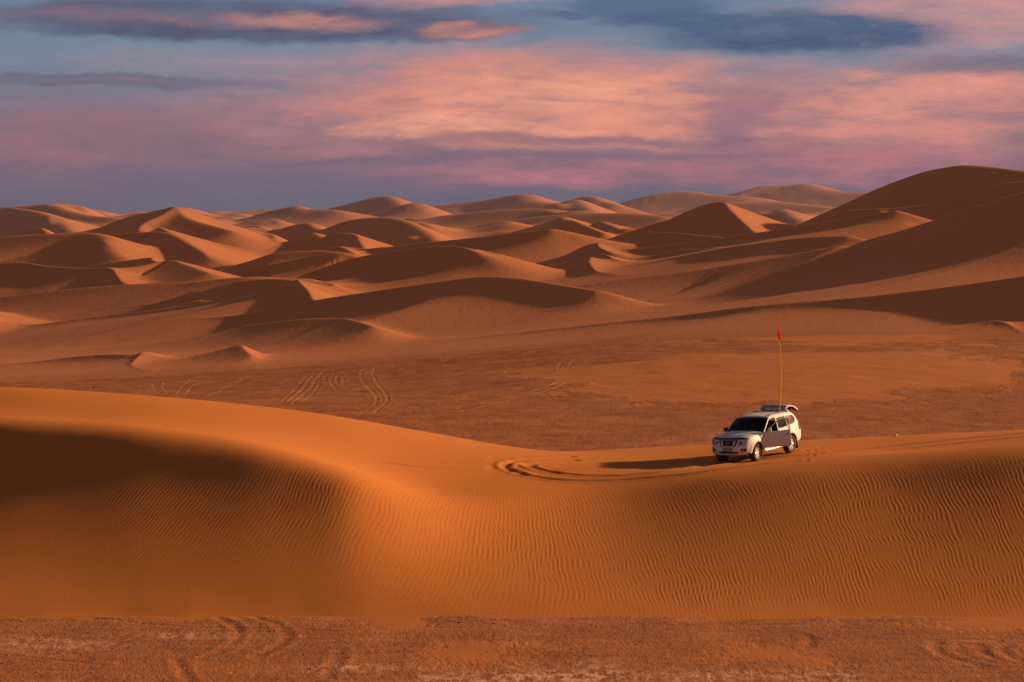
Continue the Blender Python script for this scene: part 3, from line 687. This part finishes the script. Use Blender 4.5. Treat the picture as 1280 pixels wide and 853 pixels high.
def tube(name, pts, rad, mat, parent, n=8, xf=None):
    V = []; Fs = []; pts = [Vector(p) for p in pts]
    for i, p in enumerate(pts):
        d = (pts[min(i + 1, len(pts) - 1)] - pts[max(i - 1, 0)]).normalized(); u = d.orthogonal().normalized() if abs(d.z) > .9 else d.cross(Vector((0, 0, 1))).normalized(); v = d.cross(u)
        r = rad[i] if isinstance(rad, (list, tuple)) else rad
        for k in range(n):
            a = 2 * math.pi * k / n; V.append(p + (u * math.cos(a) + v * math.sin(a)) * r)
    for i in range(len(pts) - 1):
        for k in range(n): Fs.append((i * n + k, i * n + (k + 1) % n, (i + 1) * n + (k + 1) % n, (i + 1) * n + k))
    Fs.append(tuple(range(n))); Fs.append(tuple(range((len(pts) - 1) * n, len(pts) * n)))
    return link(name, V, Fs, mat, parent, True, 0, xf)
def densify(poly, st=.06):
    out = []
    for (a, b) in zip(poly, poly[1:] + poly[:1]):
        n = max(1, int(math.hypot(b[0] - a[0], b[1] - a[1]) / st))
        out += [(a[0] + (b[0] - a[0]) * k / n, a[1] + (b[1] - a[1]) * k / n) for k in range(n)]
    return out
def inside(p, poly):
    c = False; j = len(poly) - 1
    for i in range(len(poly)):
        if (poly[i][1] > p[1]) != (poly[j][1] > p[1]) and p[0] < (poly[j][0] - poly[i][0]) * (p[1] - poly[i][1]) / (poly[j][1] - poly[i][1]) + poly[i][0]: c = not c
        j = i
    return c
def sheet(name, outer, holes, fn, mat, parent, solid=.0, st=.06, xf=None):
    """flat outline (with holes) filled with triangles and lifted onto the curved surface fn(a, b)"""
    loops = [densify(outer, st)] + [densify(h, st) for h in holes]
    V = []; E = []
    for L in loops:
        k = len(V); V += L; E += [(k + i, k + (i + 1) % len(L)) for i in range(len(L))]
    a0, a1 = min(p[0] for p in outer), max(p[0] for p in outer); b0, b1 = min(p[1] for p in outer), max(p[1] for p in outer)
    a = a0 + st / 2
    while a < a1:
        b = b0 + st / 2
        while b < b1:
            if inside((a, b), outer) and not any(inside((a, b), h) for h in holes): V.append((a, b))
            b += st
        a += st
    r = delaunay_2d_cdt([Vector(v) for v in V], E, [], 0, 1e-5)
    co = r[0]; F3 = []
    for f in r[2]:
        c = sum((co[i] for i in f), Vector((0, 0))) / len(f)
        if inside(c, loops[0]) and not any(inside(c, h) for h in loops[1:]): F3.append(f)
    return link(name, [fn(p[0], p[1]) for p in co], F3, mat, parent, True, solid, xf)

W_Z = np.array([.35, .46, .56, .72, .95, 1.08, 1.17, 1.24, 1.32, 1.55, 1.75, 1.86]); W_Y = np.array([.90, .945, .972, .985, .993, .985, .970, .952, .938, .892, .838, .765])
def ysurf(x, z):
    y = float(np.interp(z, W_Z, W_Y))
    if x > 1.85: y -= .19 * ((x - 1.85) / .65) ** 2.3
    if x < -1.9: y -= .11 * ((-x - 1.9) / .65) ** 2.0
    for wx in (WB_F, WB_R):                                                    # flared arches
        d = math.hypot(x - wx, z - .42); y += .028 * math.exp(-((d - .55) / .07) ** 2)
    y += .010 * math.exp(-((z - 1.10) / .03) ** 2) - .014 * math.exp(-((z - .62) / .05) ** 2) * (1 if -1 < x < 1 else 0)   # shoulder and door crease
    return y
def side(sgn, off=0.0): return lambda x, z: Vector((x, sgn * (ysurf(x, z) + off), z))

def arc(cx, cz_, r, a0, a1, n=16): return [(cx + r * math.cos(R(a0 + (a1 - a0) * i / n)), cz_ + r * math.sin(R(a0 + (a1 - a0) * i / n))) for i in range(n + 1)]
TOP = [(2.37, 1.05), (2.30, 1.10), (2.05, 1.15), (1.6, 1.19), (1.2, 1.215), (.98, 1.235)]
PIL = [(.80, 1.38), (.55, 1.58), (.33, 1.745), (.20, 1.79)]
ROOF = [(-.1, 1.825), (-.6, 1.845), (-1.1, 1.84), (-1.55, 1.82), (-1.88, 1.785)]
DPIL = [(-2.02, 1.68), (-2.16, 1.52), (-2.34, 1.27), (-2.46, 1.05)]
REAR = [(-2.55, .86), (-2.57, .70), (-2.50, .54), (-2.30, .48)]
BOT = [(-2.02, .47)] + arc(WB_R, .40, .50, 172, 8, 18) + [(-.9, .44), (1.0, .44)] + arc(WB_F, .40, .50, 172, 8, 18) + [(2.16, .44), (2.34, .50), (2.40, .70), (2.41, .9)]
SIDE = [(x, z) for x, z in TOP + PIL + ROOF + DPIL + REAR + BOT]
FDOOR = [(.90, .54), (.955, .80), (.95, 1.19), (.74, 1.36), (.50, 1.55), (.29, 1.70), (.10, 1.745), (-.27, 1.775), (-.30, 1.2), (-.30, .54)]
RDOORW = [(-.40, 1.255), (-.38, 1.70), (-.80, 1.725), (-1.12, 1.715), (-1.16, 1.5), (-1.22, 1.265)]
QTRW = [(-1.30, 1.30), (-1.23, 1.52), (-1.20, 1.71), (-1.60, 1.695), (-1.84, 1.665), (-1.95, 1.58), (-1.98, 1.46), (-1.92, 1.37), (-1.72, 1.315)]
FDW = [(.79, 1.255), (.62, 1.41), (.43, 1.56), (.26, 1.665), (.10, 1.70), (-.22, 1.72), (-.245, 1.25)]

car = bpy.data.objects.new('off_road_vehicle', None); COL.objects.link(car)
car['label'] = 'white dusty four-wheel-drive car parked on the dune with its front door and tailgate open'; car['category'] = 'car'
P = car
# body: both sides, bonnet surround, roof, nose and tail skins
def merged(name, objs, mat):
    bm = bmesh.new()
    for o in objs:
        tmp = bmesh.new(); tmp.from_mesh(o.data); me2 = bpy.data.meshes.new('tmp'); tmp.to_mesh(me2); tmp.free(); bm.from_mesh(me2); bpy.data.meshes.remove(me2)
        d = o.data; bpy.data.objects.remove(o); bpy.data.meshes.remove(d)
    me = bpy.data.meshes.new(name); bm.to_mesh(me); bm.free(); me.polygons.foreach_set('use_smooth', [True] * len(me.polygons)); me.materials.append(mat)
    o = bpy.data.objects.new(name, me); COL.objects.link(o); o.parent = P
    md = o.modifiers.new('thickness', 'SOLIDIFY'); md.thickness = .022; md.offset = -.0
    return o
sl_ = sheet('s', SIDE, [FDOOR, RDOORW, QTRW], side(1), MW, None); sr_ = sheet('s', SIDE, [RDOORW, QTRW, FDW], side(-1), MW, None)
def edge_at(x, line):
    xs = [p[0] for p in line][::-1]; zs = [p[1] for p in line][::-1]; return float(np.interp(x, xs, zs))
def loft(xs, zedge, crown, bow=None, ny=13):
    V = []; n = 0
    for x in xs:
        ze = zedge(x); ye = ysurf(x, ze)
        for k in range(ny):
            u = -1 + 2 * k / (ny - 1); V.append(Vector((x + (bow(x) * (1 - abs(u) ** 2.2) if bow else 0), u * ye, ze + crown(x) * (1 - abs(u) ** 2.6))))
        n += 1
    return V, [(i * ny + k, i * ny + k + 1, (i + 1) * ny + k + 1, (i + 1) * ny + k) for i in range(n - 1) for k in range(ny - 1)]
rx = list(np.linspace(-1.88, .20, 15))
V, Fc = loft(rx, lambda x: edge_at(x, [(.20, 1.79)] + ROOF), lambda x: .062, lambda x: .10 * sstep(-.6, .20, x))
roof_ = link('r', V, Fc, MW, None)
def nose(y, z):
    x = float(np.interp(z, [.36, .44, .54, .62, .74, .82, .90, 1.0, 1.06, 1.11], [2.42, 2.50, 2.56, 2.575, 2.57, 2.535, 2.50, 2.485, 2.46, 2.40]))
    return Vector((x - .19 * (abs(y) / .90) ** 2.7, y, z))
NOSE = [(-.90, .50), (-.80, .42), (0, .40), (.80, .42), (.90, .50), (.905, .74), (.89, 1.0), (.86, 1.075), (.5, 1.115), (0, 1.125), (-.5, 1.115), (-.86, 1.075), (-.89, 1.0), (-.905, .74)]
GRILLE = [(-.50, 1.07), (.50, 1.07), (.40, .85), (.33, .775), (-.33, .775), (-.40, .85)]
def lampo(s): return [(s * .53, 1.055), (s * .70, 1.055), (s * .868, 1.02), (s * .875, .93), (s * .80, .865), (s * .56, .825), (s * .47, .86)]
def fogo(s): return [(s * .60, .635), (s * .66, .69), (s * .82, .705), (s * .87, .67), (s * .86, .585), (s * .80, .565), (s * .64, .575)]
LOWI = [(-.52, .565), (.52, .565), (.46, .485), (-.46, .485)]
nose_ = sheet('n', NOSE, [GRILLE, lampo(1), lampo(-1), fogo(1), fogo(-1), LOWI], nose, MW, None, st=.05)
def tail(y, z):
    x = float(np.interp(z, [.46, .58, .70, .86, .92], [-2.50, -2.60, -2.615, -2.59, -2.52])); return Vector((x + .15 * (abs(y) / .9) ** 2.6, y, z))
tail_ = sheet('t', [(-.88, .50), (.88, .50), (.90, .70), (.885, .90), (-.885, .90), (-.90, .70)], [], tail, MW, None)
# rear frame around the open tailgate
def rframe(sgn):
    pts = [(-1.88, 1.785), (-2.02, 1.68), (-2.16, 1.52), (-2.34, 1.27), (-2.46, 1.05), (-2.54, .88)]
    V = []
    for x, z in pts: y = ysurf(x, z); V += [Vector((x, sgn * y, z)), Vector((x - .03, sgn * (y - .05), z)), Vector((x - .02, sgn * (y - .15), z))]
    return V, [(3 * i + k, 3 * i + k + 1, 3 * i + k + 4, 3 * i + k + 3) for i in range(len(pts) - 1) for k in range(2)]
fr1 = link('f', *rframe(1), MW, None); fr2 = link('f', *rframe(-1), MW, None)
hd = [(-1.88 - .02, y, 1.785 + .062 * (1 - (abs(y) / .745) ** 2.6) - dz) for y in np.linspace(-.73, .73, 9) for dz in (0, .10)]
hdr = link('h', hd, [(2 * i, 2 * i + 1, 2 * i + 3, 2 * i + 2) for i in range(8)], MW, None)
merged('body', [sl_, sr_, roof_, nose_, tail_, fr1, fr2, hdr], MW)
# bonnet
V = []; ny = 15; nx = 12
for i in range(nx):
    s_ = i / (nx - 1)
    for k in range(ny):
        u = -1 + 2 * k / (ny - 1)
        xe = 2.30 + (.99 - 2.30) * s_; ze = edge_at(xe, TOP); ye = ysurf(xe, ze) - .012
        bow = (.135 * (1 - s_) + .10 * s_) * (1 - abs(u) ** 2.4); cr = (.028 + .055 * min(1, s_ * 2.2)) * (1 - abs(u) ** 3.2) + .014 * math.exp(-((abs(u) - .62) / .10) ** 2) * (1 - s_ * .3)
        V.append(Vector((xe + bow, u * ye, ze + cr + .006)))
bon = link('bonnet', V, [(i * ny + k, i * ny + k + 1, (i + 1) * ny + k + 1, (i + 1) * ny + k) for i in range(nx - 1) for k in range(ny - 1)], MW, P, True, .012)
# dark bug deflector along the front edge of the bonnet
V = []
for k in range(21):
    y = -.84 + 1.68 * k / 20; b_ = nose(y, 1.08); V += [b_ + Vector((.012, 0, .01)), b_ + Vector((.035, 0, .045)), b_ + Vector((-.02, 0, .085))]
link('bonnet_deflector', V, [(3 * i + k, 3 * i + k + 1, 3 * i + k + 4, 3 * i + k + 3) for i in range(20) for k in range(2)], MBLK, P, True, .006)
# windscreen
def wscreen(): 
    V = []; n = 9; ny = 13
    for i in range(n):
        s_ = i / (n - 1); x = .975 + (.215 - .975) * s_; z = edge_at(x, [(.98, 1.235)] + PIL) - .004; ye = ysurf(x, z) - .03
        for k in range(ny):
            u = -1 + 2 * k / (ny - 1); V.append(Vector((x + .105 * (1 - abs(u) ** 2.4), u * ye, z + .058 * (1 - abs(u) ** 2.6))))
    return V, [(i * ny + k, i * ny + k + 1, (i + 1) * ny + k + 1, (i + 1) * ny + k) for i in range(n - 1) for k in range(ny - 1)]
ws = link('windscreen', *wscreen(), MGLS, P)
for s_ in (-.25, .38):
    tube('wiper', [(1.085, s_ - .25, 1.285), (1.03, s_, 1.34), (1.02, s_ + .25, 1.355)], .012, MBLK, ws, 6)
# grille, lamps and plate
off = lambda fn, d: (lambda y, z: fn(y, z) + Vector((d, 0, 0)))
gr = sheet('grille', GRILLE, [], off(nose, -.035), MBLK, P, .01, .05)
for z in (.835, .895, .955, 1.015): tube('grille_slat', [nose(y, z) + Vector((-.018, 0, 0)) for y in np.linspace(-.36 - (z - .835) * .4, .36 + (z - .835) * .4, 7)], .012, MBLK, gr, 6)
for s_ in (1, -1):
    sheet('grille_bar', [(s_ * .30, 1.06), (s_ * .375, 1.06), (s_ * .335, .86), (s_ * .28, .80), (s_ * .225, .80)], [], off(nose, .016), MCHR, gr, .022, .05)
sheet('grille_bar', [(-.225, .825), (.225, .825), (.25, .79), (-.25, .79)], [], off(nose, .016), MCHR, gr, .022, .05)
bm = bmesh.new(); 
r_ = bmesh.ops.create_circle(bm, radius=.088, segments=24); r2 = bmesh.ops.create_circle(bm, radius=.068, segments=24)
bmesh.ops.bridge_loops(bm, edges=[e for e in bm.edges]); bmesh.ops.rotate(bm, verts=bm.verts, cent=(0, 0, 0), matrix=Matrix.Rotation(R(90), 3, 'Y')); bmesh.ops.translate(bm, verts=bm.verts, vec=(2.53, 0, .945))
add_box(bm, (2.532, 0, .945), (.012, .22, .036), .003)
bmlink('emblem', bm, paint('emblem_metal', (.20, .20, .21), .55, .35), gr)
for s_ in (1, -1):
    hl = sheet('headlight', lampo(s_), [], off(nose, -.006), MLAMP, P, .01, .05)
    for (y, z, r) in ((.60, .945, .058), (.75, .955, .05)):
        bm = bmesh.new(); bmesh.ops.create_uvsphere(bm, u_segments=14, v_segments=8, radius=r); bmesh.ops.scale(bm, verts=bm.verts, vec=(.45, 1, 1)); bmesh.ops.translate(bm, verts=bm.verts, vec=nose(s_ * y, z) + Vector((.004, 0, 0)))
        bmlink('projector', bm, MGLS if y < .7 else MCHR, hl, True)
    sheet('lamp_surround', [(s_ * .385, 1.05), (s_ * .515, 1.055), (s_ * .455, .865), (s_ * .40, .88)], [], off(nose, .006), MBLK, hl, .006, .04)
    fg = sheet('fog_lamp', fogo(s_), [], off(nose, -.03), MBLK, P, .008, .05)
    bm = bmesh.new(); bmesh.ops.create_uvsphere(bm, u_segments=12, v_segments=6, radius=.042); bmesh.ops.scale(bm, verts=bm.verts, vec=(.4, 1, 1)); bmesh.ops.translate(bm, verts=bm.verts, vec=nose(s_ * .72, .635) + Vector((-.02, 0, 0)))
    bmlink('lens', bm, MLAMP, fg, True)
sheet('lower_intake', LOWI, [], off(nose, -.03), MBLK, P, .008, .05)
pl_ = box('number_plate', (2.592, 0, .655), (.018, .46, .145), MBLUE, P, .006)
bm = bmesh.new(); y_ = .185
for wd in (.045, .04, .016, .038, .038, .038, .038, .038):
    add_box(bm, (2.603, y_ - wd / 2, .655), (.004, wd * .7, .062), 0); y_ -= wd + .011
bmlink('plate_lettering', bm, MLET, pl_)
# side glass
for s_ in (1, -1):
    sheet('side_window', RDOORW, [], side(s_, -.014), MGLS, P, .006)
    sheet('quarter_window', QTRW, [], side(s_, -.014), MQTR, P, .006)
sheet('side_window', FDW, [], side(-1, -.014), MGLS, P, .006)
# black seam round the rear door, as a narrow recess strip
RD = [(-.33, .56), (-.33, 1.76), (-1.18, 1.755), (-1.22, 1.50), (-1.28, 1.28), (-1.26, 1.05), (-1.12, .92), (-1.0, .80), (-.93, .56)]
for s_ in (1, -1):
    tube('door_seam', [side(s_, .0125)(x, z) for x, z in densify(RD, .08)] , .006, MBLK, P, 5)
    tube('door_handle', [side(s_, .03)(-1.02, 1.085), side(s_, .05)(-1.10, 1.088), side(s_, .03)(-1.20, 1.09)], .016, MCHR, P, 6)
    sheet('side_vent', [(1.13, 1.10), (.99, 1.115), (.985, 1.06), (1.08, 1.05)], [], side(s_, .014), MBLK, P, .008, .04)
    box('side_step', (-.02, s_ * .955, .43), (1.95, .16, .05), MALU, P, .015)
    tube('roof_rail', [Vector((x, s_ * (ysurf(x, edge_at(x, [(.20, 1.79)] + ROOF)) - .085), edge_at(x, [(.20, 1.79)] + ROOF) + dz)) for x, dz in ((-.02, .035), (-.12, .075), (-.5, .09), (-1.0, .09), (-1.5, .085), (-1.66, .035))], .017, MBLK, P, 7)
    sheet('tail_light', [(-2.30, 1.285), (-2.20, 1.27), (-2.24, 1.02), (-2.34, .97), (-2.46, 1.0), (-2.44, 1.08)], [], side(s_, .016), MRED, P, .012, .05)
# front door, swung open about its hinge on the left
HX, HY = .93, .965
DOORM = Matrix.Translation((HX, HY, 0)) @ Matrix.Rotation(R(-45), 4, 'Z') @ Matrix.Translation((-HX, -HY, 0))
DO = [(x + (.004 if x < 0 else -.006), z) for x, z in FDOOR]
door = sheet('door', DO, [FDW], side(1, .002), MW, P, .045, .06, DOORM); door['label'] = 'left front door swung wide open'
sheet('door_glass', FDW, [], side(1, -.004), MCLR, door, 0, .06, DOORM)
tube('window_frame', [side(1, .0)(x, z) for x, z in densify([(.79, 1.25), (.43, 1.57), (.26, 1.675), (.10, 1.71), (-.235, 1.735), (-.262, 1.245)], .06)[:-14] ], .023, MBLK, door, 6, DOORM)
tube('door_handle', [side(1, .032)(-.08, 1.085), side(1, .05)(-.16, 1.088), side(1, .032)(-.25, 1.09)], .017, MBLK, door, 6, DOORM)
box('door_lining', (.31, .915, .90), (1.05, .05, .62), MINT, door, .02, None, DOORM)
for s_, Mx, par in ((1, DOORM, door), (-1, None, P)):
    bm = bmesh.new(); add_box(bm, (.70, s_ * 1.10, 1.33), (.13, .24, .20), .045); add_box(bm, (.71, s_ * .965, 1.265), (.08, .12, .05), .015)
    bmlink('wing_mirror', bm, MW if s_ > 0 else MBLK, par, True, Mx)
# open tailgate
TG = [(-1.91, 1.80), (-1.82, 1.88), (-1.70, 1.985), (-1.74, 2.045), (-1.92, 2.08), (-2.15, 2.07), (-2.42, 1.98), (-2.66, 1.84)]
def tg_w(i): return [.70, .70, .69, .69, .70, .72, .74, .74][i]
V = []; nyt = 9
for i, (x, z) in enumerate(TG):
    for k in range(nyt):
        u = -1 + 2 * k / (nyt - 1); V.append(Vector((x - .03 * (1 - u * u), u * tg_w(i), z + .035 * (1 - u * u))))
q = lambda a, b: [(i * nyt + k, i * nyt + k + 1, (i + 1) * nyt + k + 1, (i + 1) * nyt + k) for i in range(a, b) for k in range(nyt - 1)]
tg = link('tailgate', V, q(0, 7), MW, P, True, .05); tg['label'] = 'tailgate lifted open above the roof'
V2 = [v + Vector((.012 if i_ >= 27 else .045, 0, .034 if i_ >= 27 else .02)) for i_, v in enumerate(V)]
V2 = [Vector((v.x, v.y * .86, v.z)) for v in V2][:45]
link('tailgate_glass', V2, q(0, 4), paint('grey_glass', (.30, .25, .27), .25, .5), tg)
V3 = [Vector((v.x, v.y * .93, v.z - .035)) for v in V][27:]
link('tailgate_lining', V3, q(0, 4), MINT, tg, True, .01)
for s_ in (1, -1): tube('gas_strut', [(-2.08, s_ * .64, 1.52), (-2.25, s_ * .66, 2.03)], .012, MBLK, tg, 6)
# inside
bm = bmesh.new(); add_box(bm, (-.75, 0, .60), (3.5, 1.70, .06)); add_box(bm, (.93, 0, 1.02), (.36, 1.66, .40), .05); add_box(bm, (1.12, 0, .82), (.05, 1.66, .70)); add_box(bm, (-.65, 0, 1.77), (1.7, 1.36, .02)); add_box(bm, (-2.45, 0, .75), (.06, 1.6, .30))
bmlink('cabin_lining', bm, MINT, P)
for y in (.42, -.42):
    bm = bmesh.new(); add_box(bm, (.02, y, .84), (.54, .52, .20), .06); add_box(bm, (-.28, y, 1.18), (.16, .50, .66), .06, Matrix.Rotation(R(-12), 4, 'Y')); add_box(bm, (-.36, y, 1.57), (.10, .28, .18), .04)
    bmlink('seat', bm, MSEAT, P, True)
bm = bmesh.new(); add_box(bm, (-.95, 0, .86), (.52, 1.40, .20), .06); add_box(bm, (-1.24, 0, 1.18), (.16, 1.38, .64), .06, Matrix.Rotation(R(-12), 4, 'Y'))
bmlink('rear_bench', bm, MSEAT, P, True)
tube('steering_wheel', [Vector((.66 - .06 * math.sin(a), .42 + .19 * math.cos(a), 1.13 + .18 * math.sin(a))) for a in np.linspace(0, 6.283, 25)], .016, MBLK, P, 6)
# underside
bm = bmesh.new(); add_box(bm, (.0, 0, .50), (4.4, 1.2, .16)); add_box(bm, (-.1, 0, .56), (1.9, 1.76, .16)); add_box(bm, (WB_F, 0, .40), (.10, 1.5, .12)); add_box(bm, (WB_R, 0, .40), (.12, 1.5, .14)); add_box(bm, (2.1, 0, .52), (.5, 1.5, .14)); add_box(bm, (-2.2, 0, .62), (.55, 1.6, .16))
for wx in (WB_F, WB_R):
    for s_ in (1, -1): add_box(bm, (wx, s_ * .50, .72), (.98, .10, .50)); add_box(bm, (wx, s_ * .70, .925), (.86, .42, .03))
bmlink('underbody', bm, MBLK, P)
for s_ in (1, -1): box('mud_flap', (WB_R - .56, s_ * .84, .32), (.025, .26, .36), MBLK, P, .006, Matrix.Rotation(R(14), 4, 'Y'))
bm = bmesh.new(); add_box(bm, (-2.62, .32, .42), (.22, .06, .06), .01); add_box(bm, (-2.70, .32, .46), (.05, .07, .14), .01); bmlink('tow_hook', bm, MBLK, P)
# wheels
def wheel_mesh():
    def lathe(prof, n=40):
        V = [Vector((r * math.cos(2 * math.pi * k / n), y, r * math.sin(2 * math.pi * k / n))) for r, y in prof for k in range(n)]
        return V, [(i * n + k, i * n + (k + 1) % n, (i + 1) * n + (k + 1) % n, (i + 1) * n + k) for i in range(len(prof) - 1) for k in range(n)]
    tyre = lathe([(.245, -.11), (.27, -.13), (.33, -.142), (.385, -.135), (.408, -.115), (.414, -.07), (.4145, 0), (.414, .07), (.408, .115), (.385, .135), (.33, .142), (.27, .13), (.245, .11)])
    rim = lathe([(.245, -.11), (.235, -.10), (.225, .02), (.235, .10), (.252, .118), (.258, .112)])
    disc = lathe([(.23, -.02), (.0001, -.02)])
    return tyre, rim, disc
ty, ri, di = wheel_mesh()
def wheel_parts(x, s_):
    Mx = Matrix.Translation((x, s_ * TRK, .414)) @ (Matrix.Rotation(R(180), 4, 'Z') if s_ < 0 else Matrix())
    bm = bmesh.new()
    me = bpy.data.meshes.new('t'); me.from_pydata([tuple(v) for v in ri[0]], [], ri[1]); bm.from_mesh(me); bpy.data.meshes.remove(me)
    for k in range(6):
        for da in (-10, 10): add_box(bm, Matrix.Rotation(R(60 * k + da), 3, 'Y') @ Vector((.14, .086, 0)), (.215, .036, .040), .008, Matrix.Rotation(R(60 * k + da), 4, 'Y'))
    r = bmesh.ops.create_cone(bm, cap_ends=True, segments=20, radius1=.062, radius2=.05, depth=.05); bmesh.ops.transform(bm, matrix=Matrix.Translation((0, .095, 0)) @ Matrix.Rotation(R(-90), 4, 'X'), verts=r['verts'])
    wh = bmlink('wheel', bm, MALU, P, False, Mx)
    link('tyre', ty[0], ty[1], MTYRE, wh, True, 0, Mx); link('brake_disc', di[0], di[1], MBLK, wh, True, 0, Mx)
for x in (WB_F, WB_R):
    for s_ in (1, -1): wheel_parts(x, s_)
car.matrix_world = CAR_M

# ------------------------------------------------------------------ whip flag clipped to the roof rail
bx_, by_, bz_ = -1.08, .66, 1.90
base = CAR_M @ Vector((bx_, by_, bz_)); tip = P3(972.4, 409.0, base.y + .15)
flag = bpy.data.objects.new('whip_flag', None); COL.objects.link(flag); flag.location = base
flag['label'] = 'thin yellow whip pole with a small red pennant standing on the white car roof'; flag['category'] = 'flag'
v_ = tip - base; bend = Vector((.10, 0, 0))
tube('pole', [v_ * k + bend * (4 * k * (1 - k)) for k in np.linspace(0, 1, 14)], [.025 - .009 * k for k in np.linspace(0, 1, 14)], MYEL, flag, 7)
bm = bmesh.new(); add_box(bm, (0, 0, 0), (.07, .07, .09), .015); bmlink('clamp', bm, MALU, flag)
u_ = v_.normalized(); V = []; Fc = []
for i in range(9):
    s_ = i / 8
    for k in range(7):
        q_ = k / 6; p = v_ - u_ * (.06 + .40 * q_ ) ; wdt = .19 * (math.sin(math.pi * min(1, q_ * .62 + .08)) ) * s_
        V.append(p + Vector((wdt * .75 - .02, -.25 * wdt + .025 * math.sin(5 * s_ + 3 * q_), -.16 * s_ * q_ )))
Fc = [(i * 7 + k, i * 7 + k + 1, (i + 1) * 7 + k + 1, (i + 1) * 7 + k) for i in range(8) for k in range(6)]
link('pennant', V, Fc, MFLAG, flag, True, .006)

# ------------------------------------------------------------------ white scrap on the dune edge
sx, sy = hit(1119.5, 545.5, dune_f, 99, 150); szz = ground_dune(sx, sy)
bm = bmesh.new(); bmesh.ops.create_icosphere(bm, subdivisions=3, radius=.085)
for v in bm.verts:
    n_ = float(fbm(np.array([v.co.x * 9 + 3]), np.array([v.co.y * 9 + v.co.z * 7]), 99, 3)[0]); v.co *= 1 + .7 * n_; v.co.z = max(v.co.z * .7, -.04); v.co.x *= 1.35
sb = bmlink('plastic_bag', bm, MLET, None, True); sb.location = (sx, sy, szz + .04)
sb['label'] = 'small crumpled white scrap lying alone on the sand edge right of the car'; sb['category'] = 'litter'
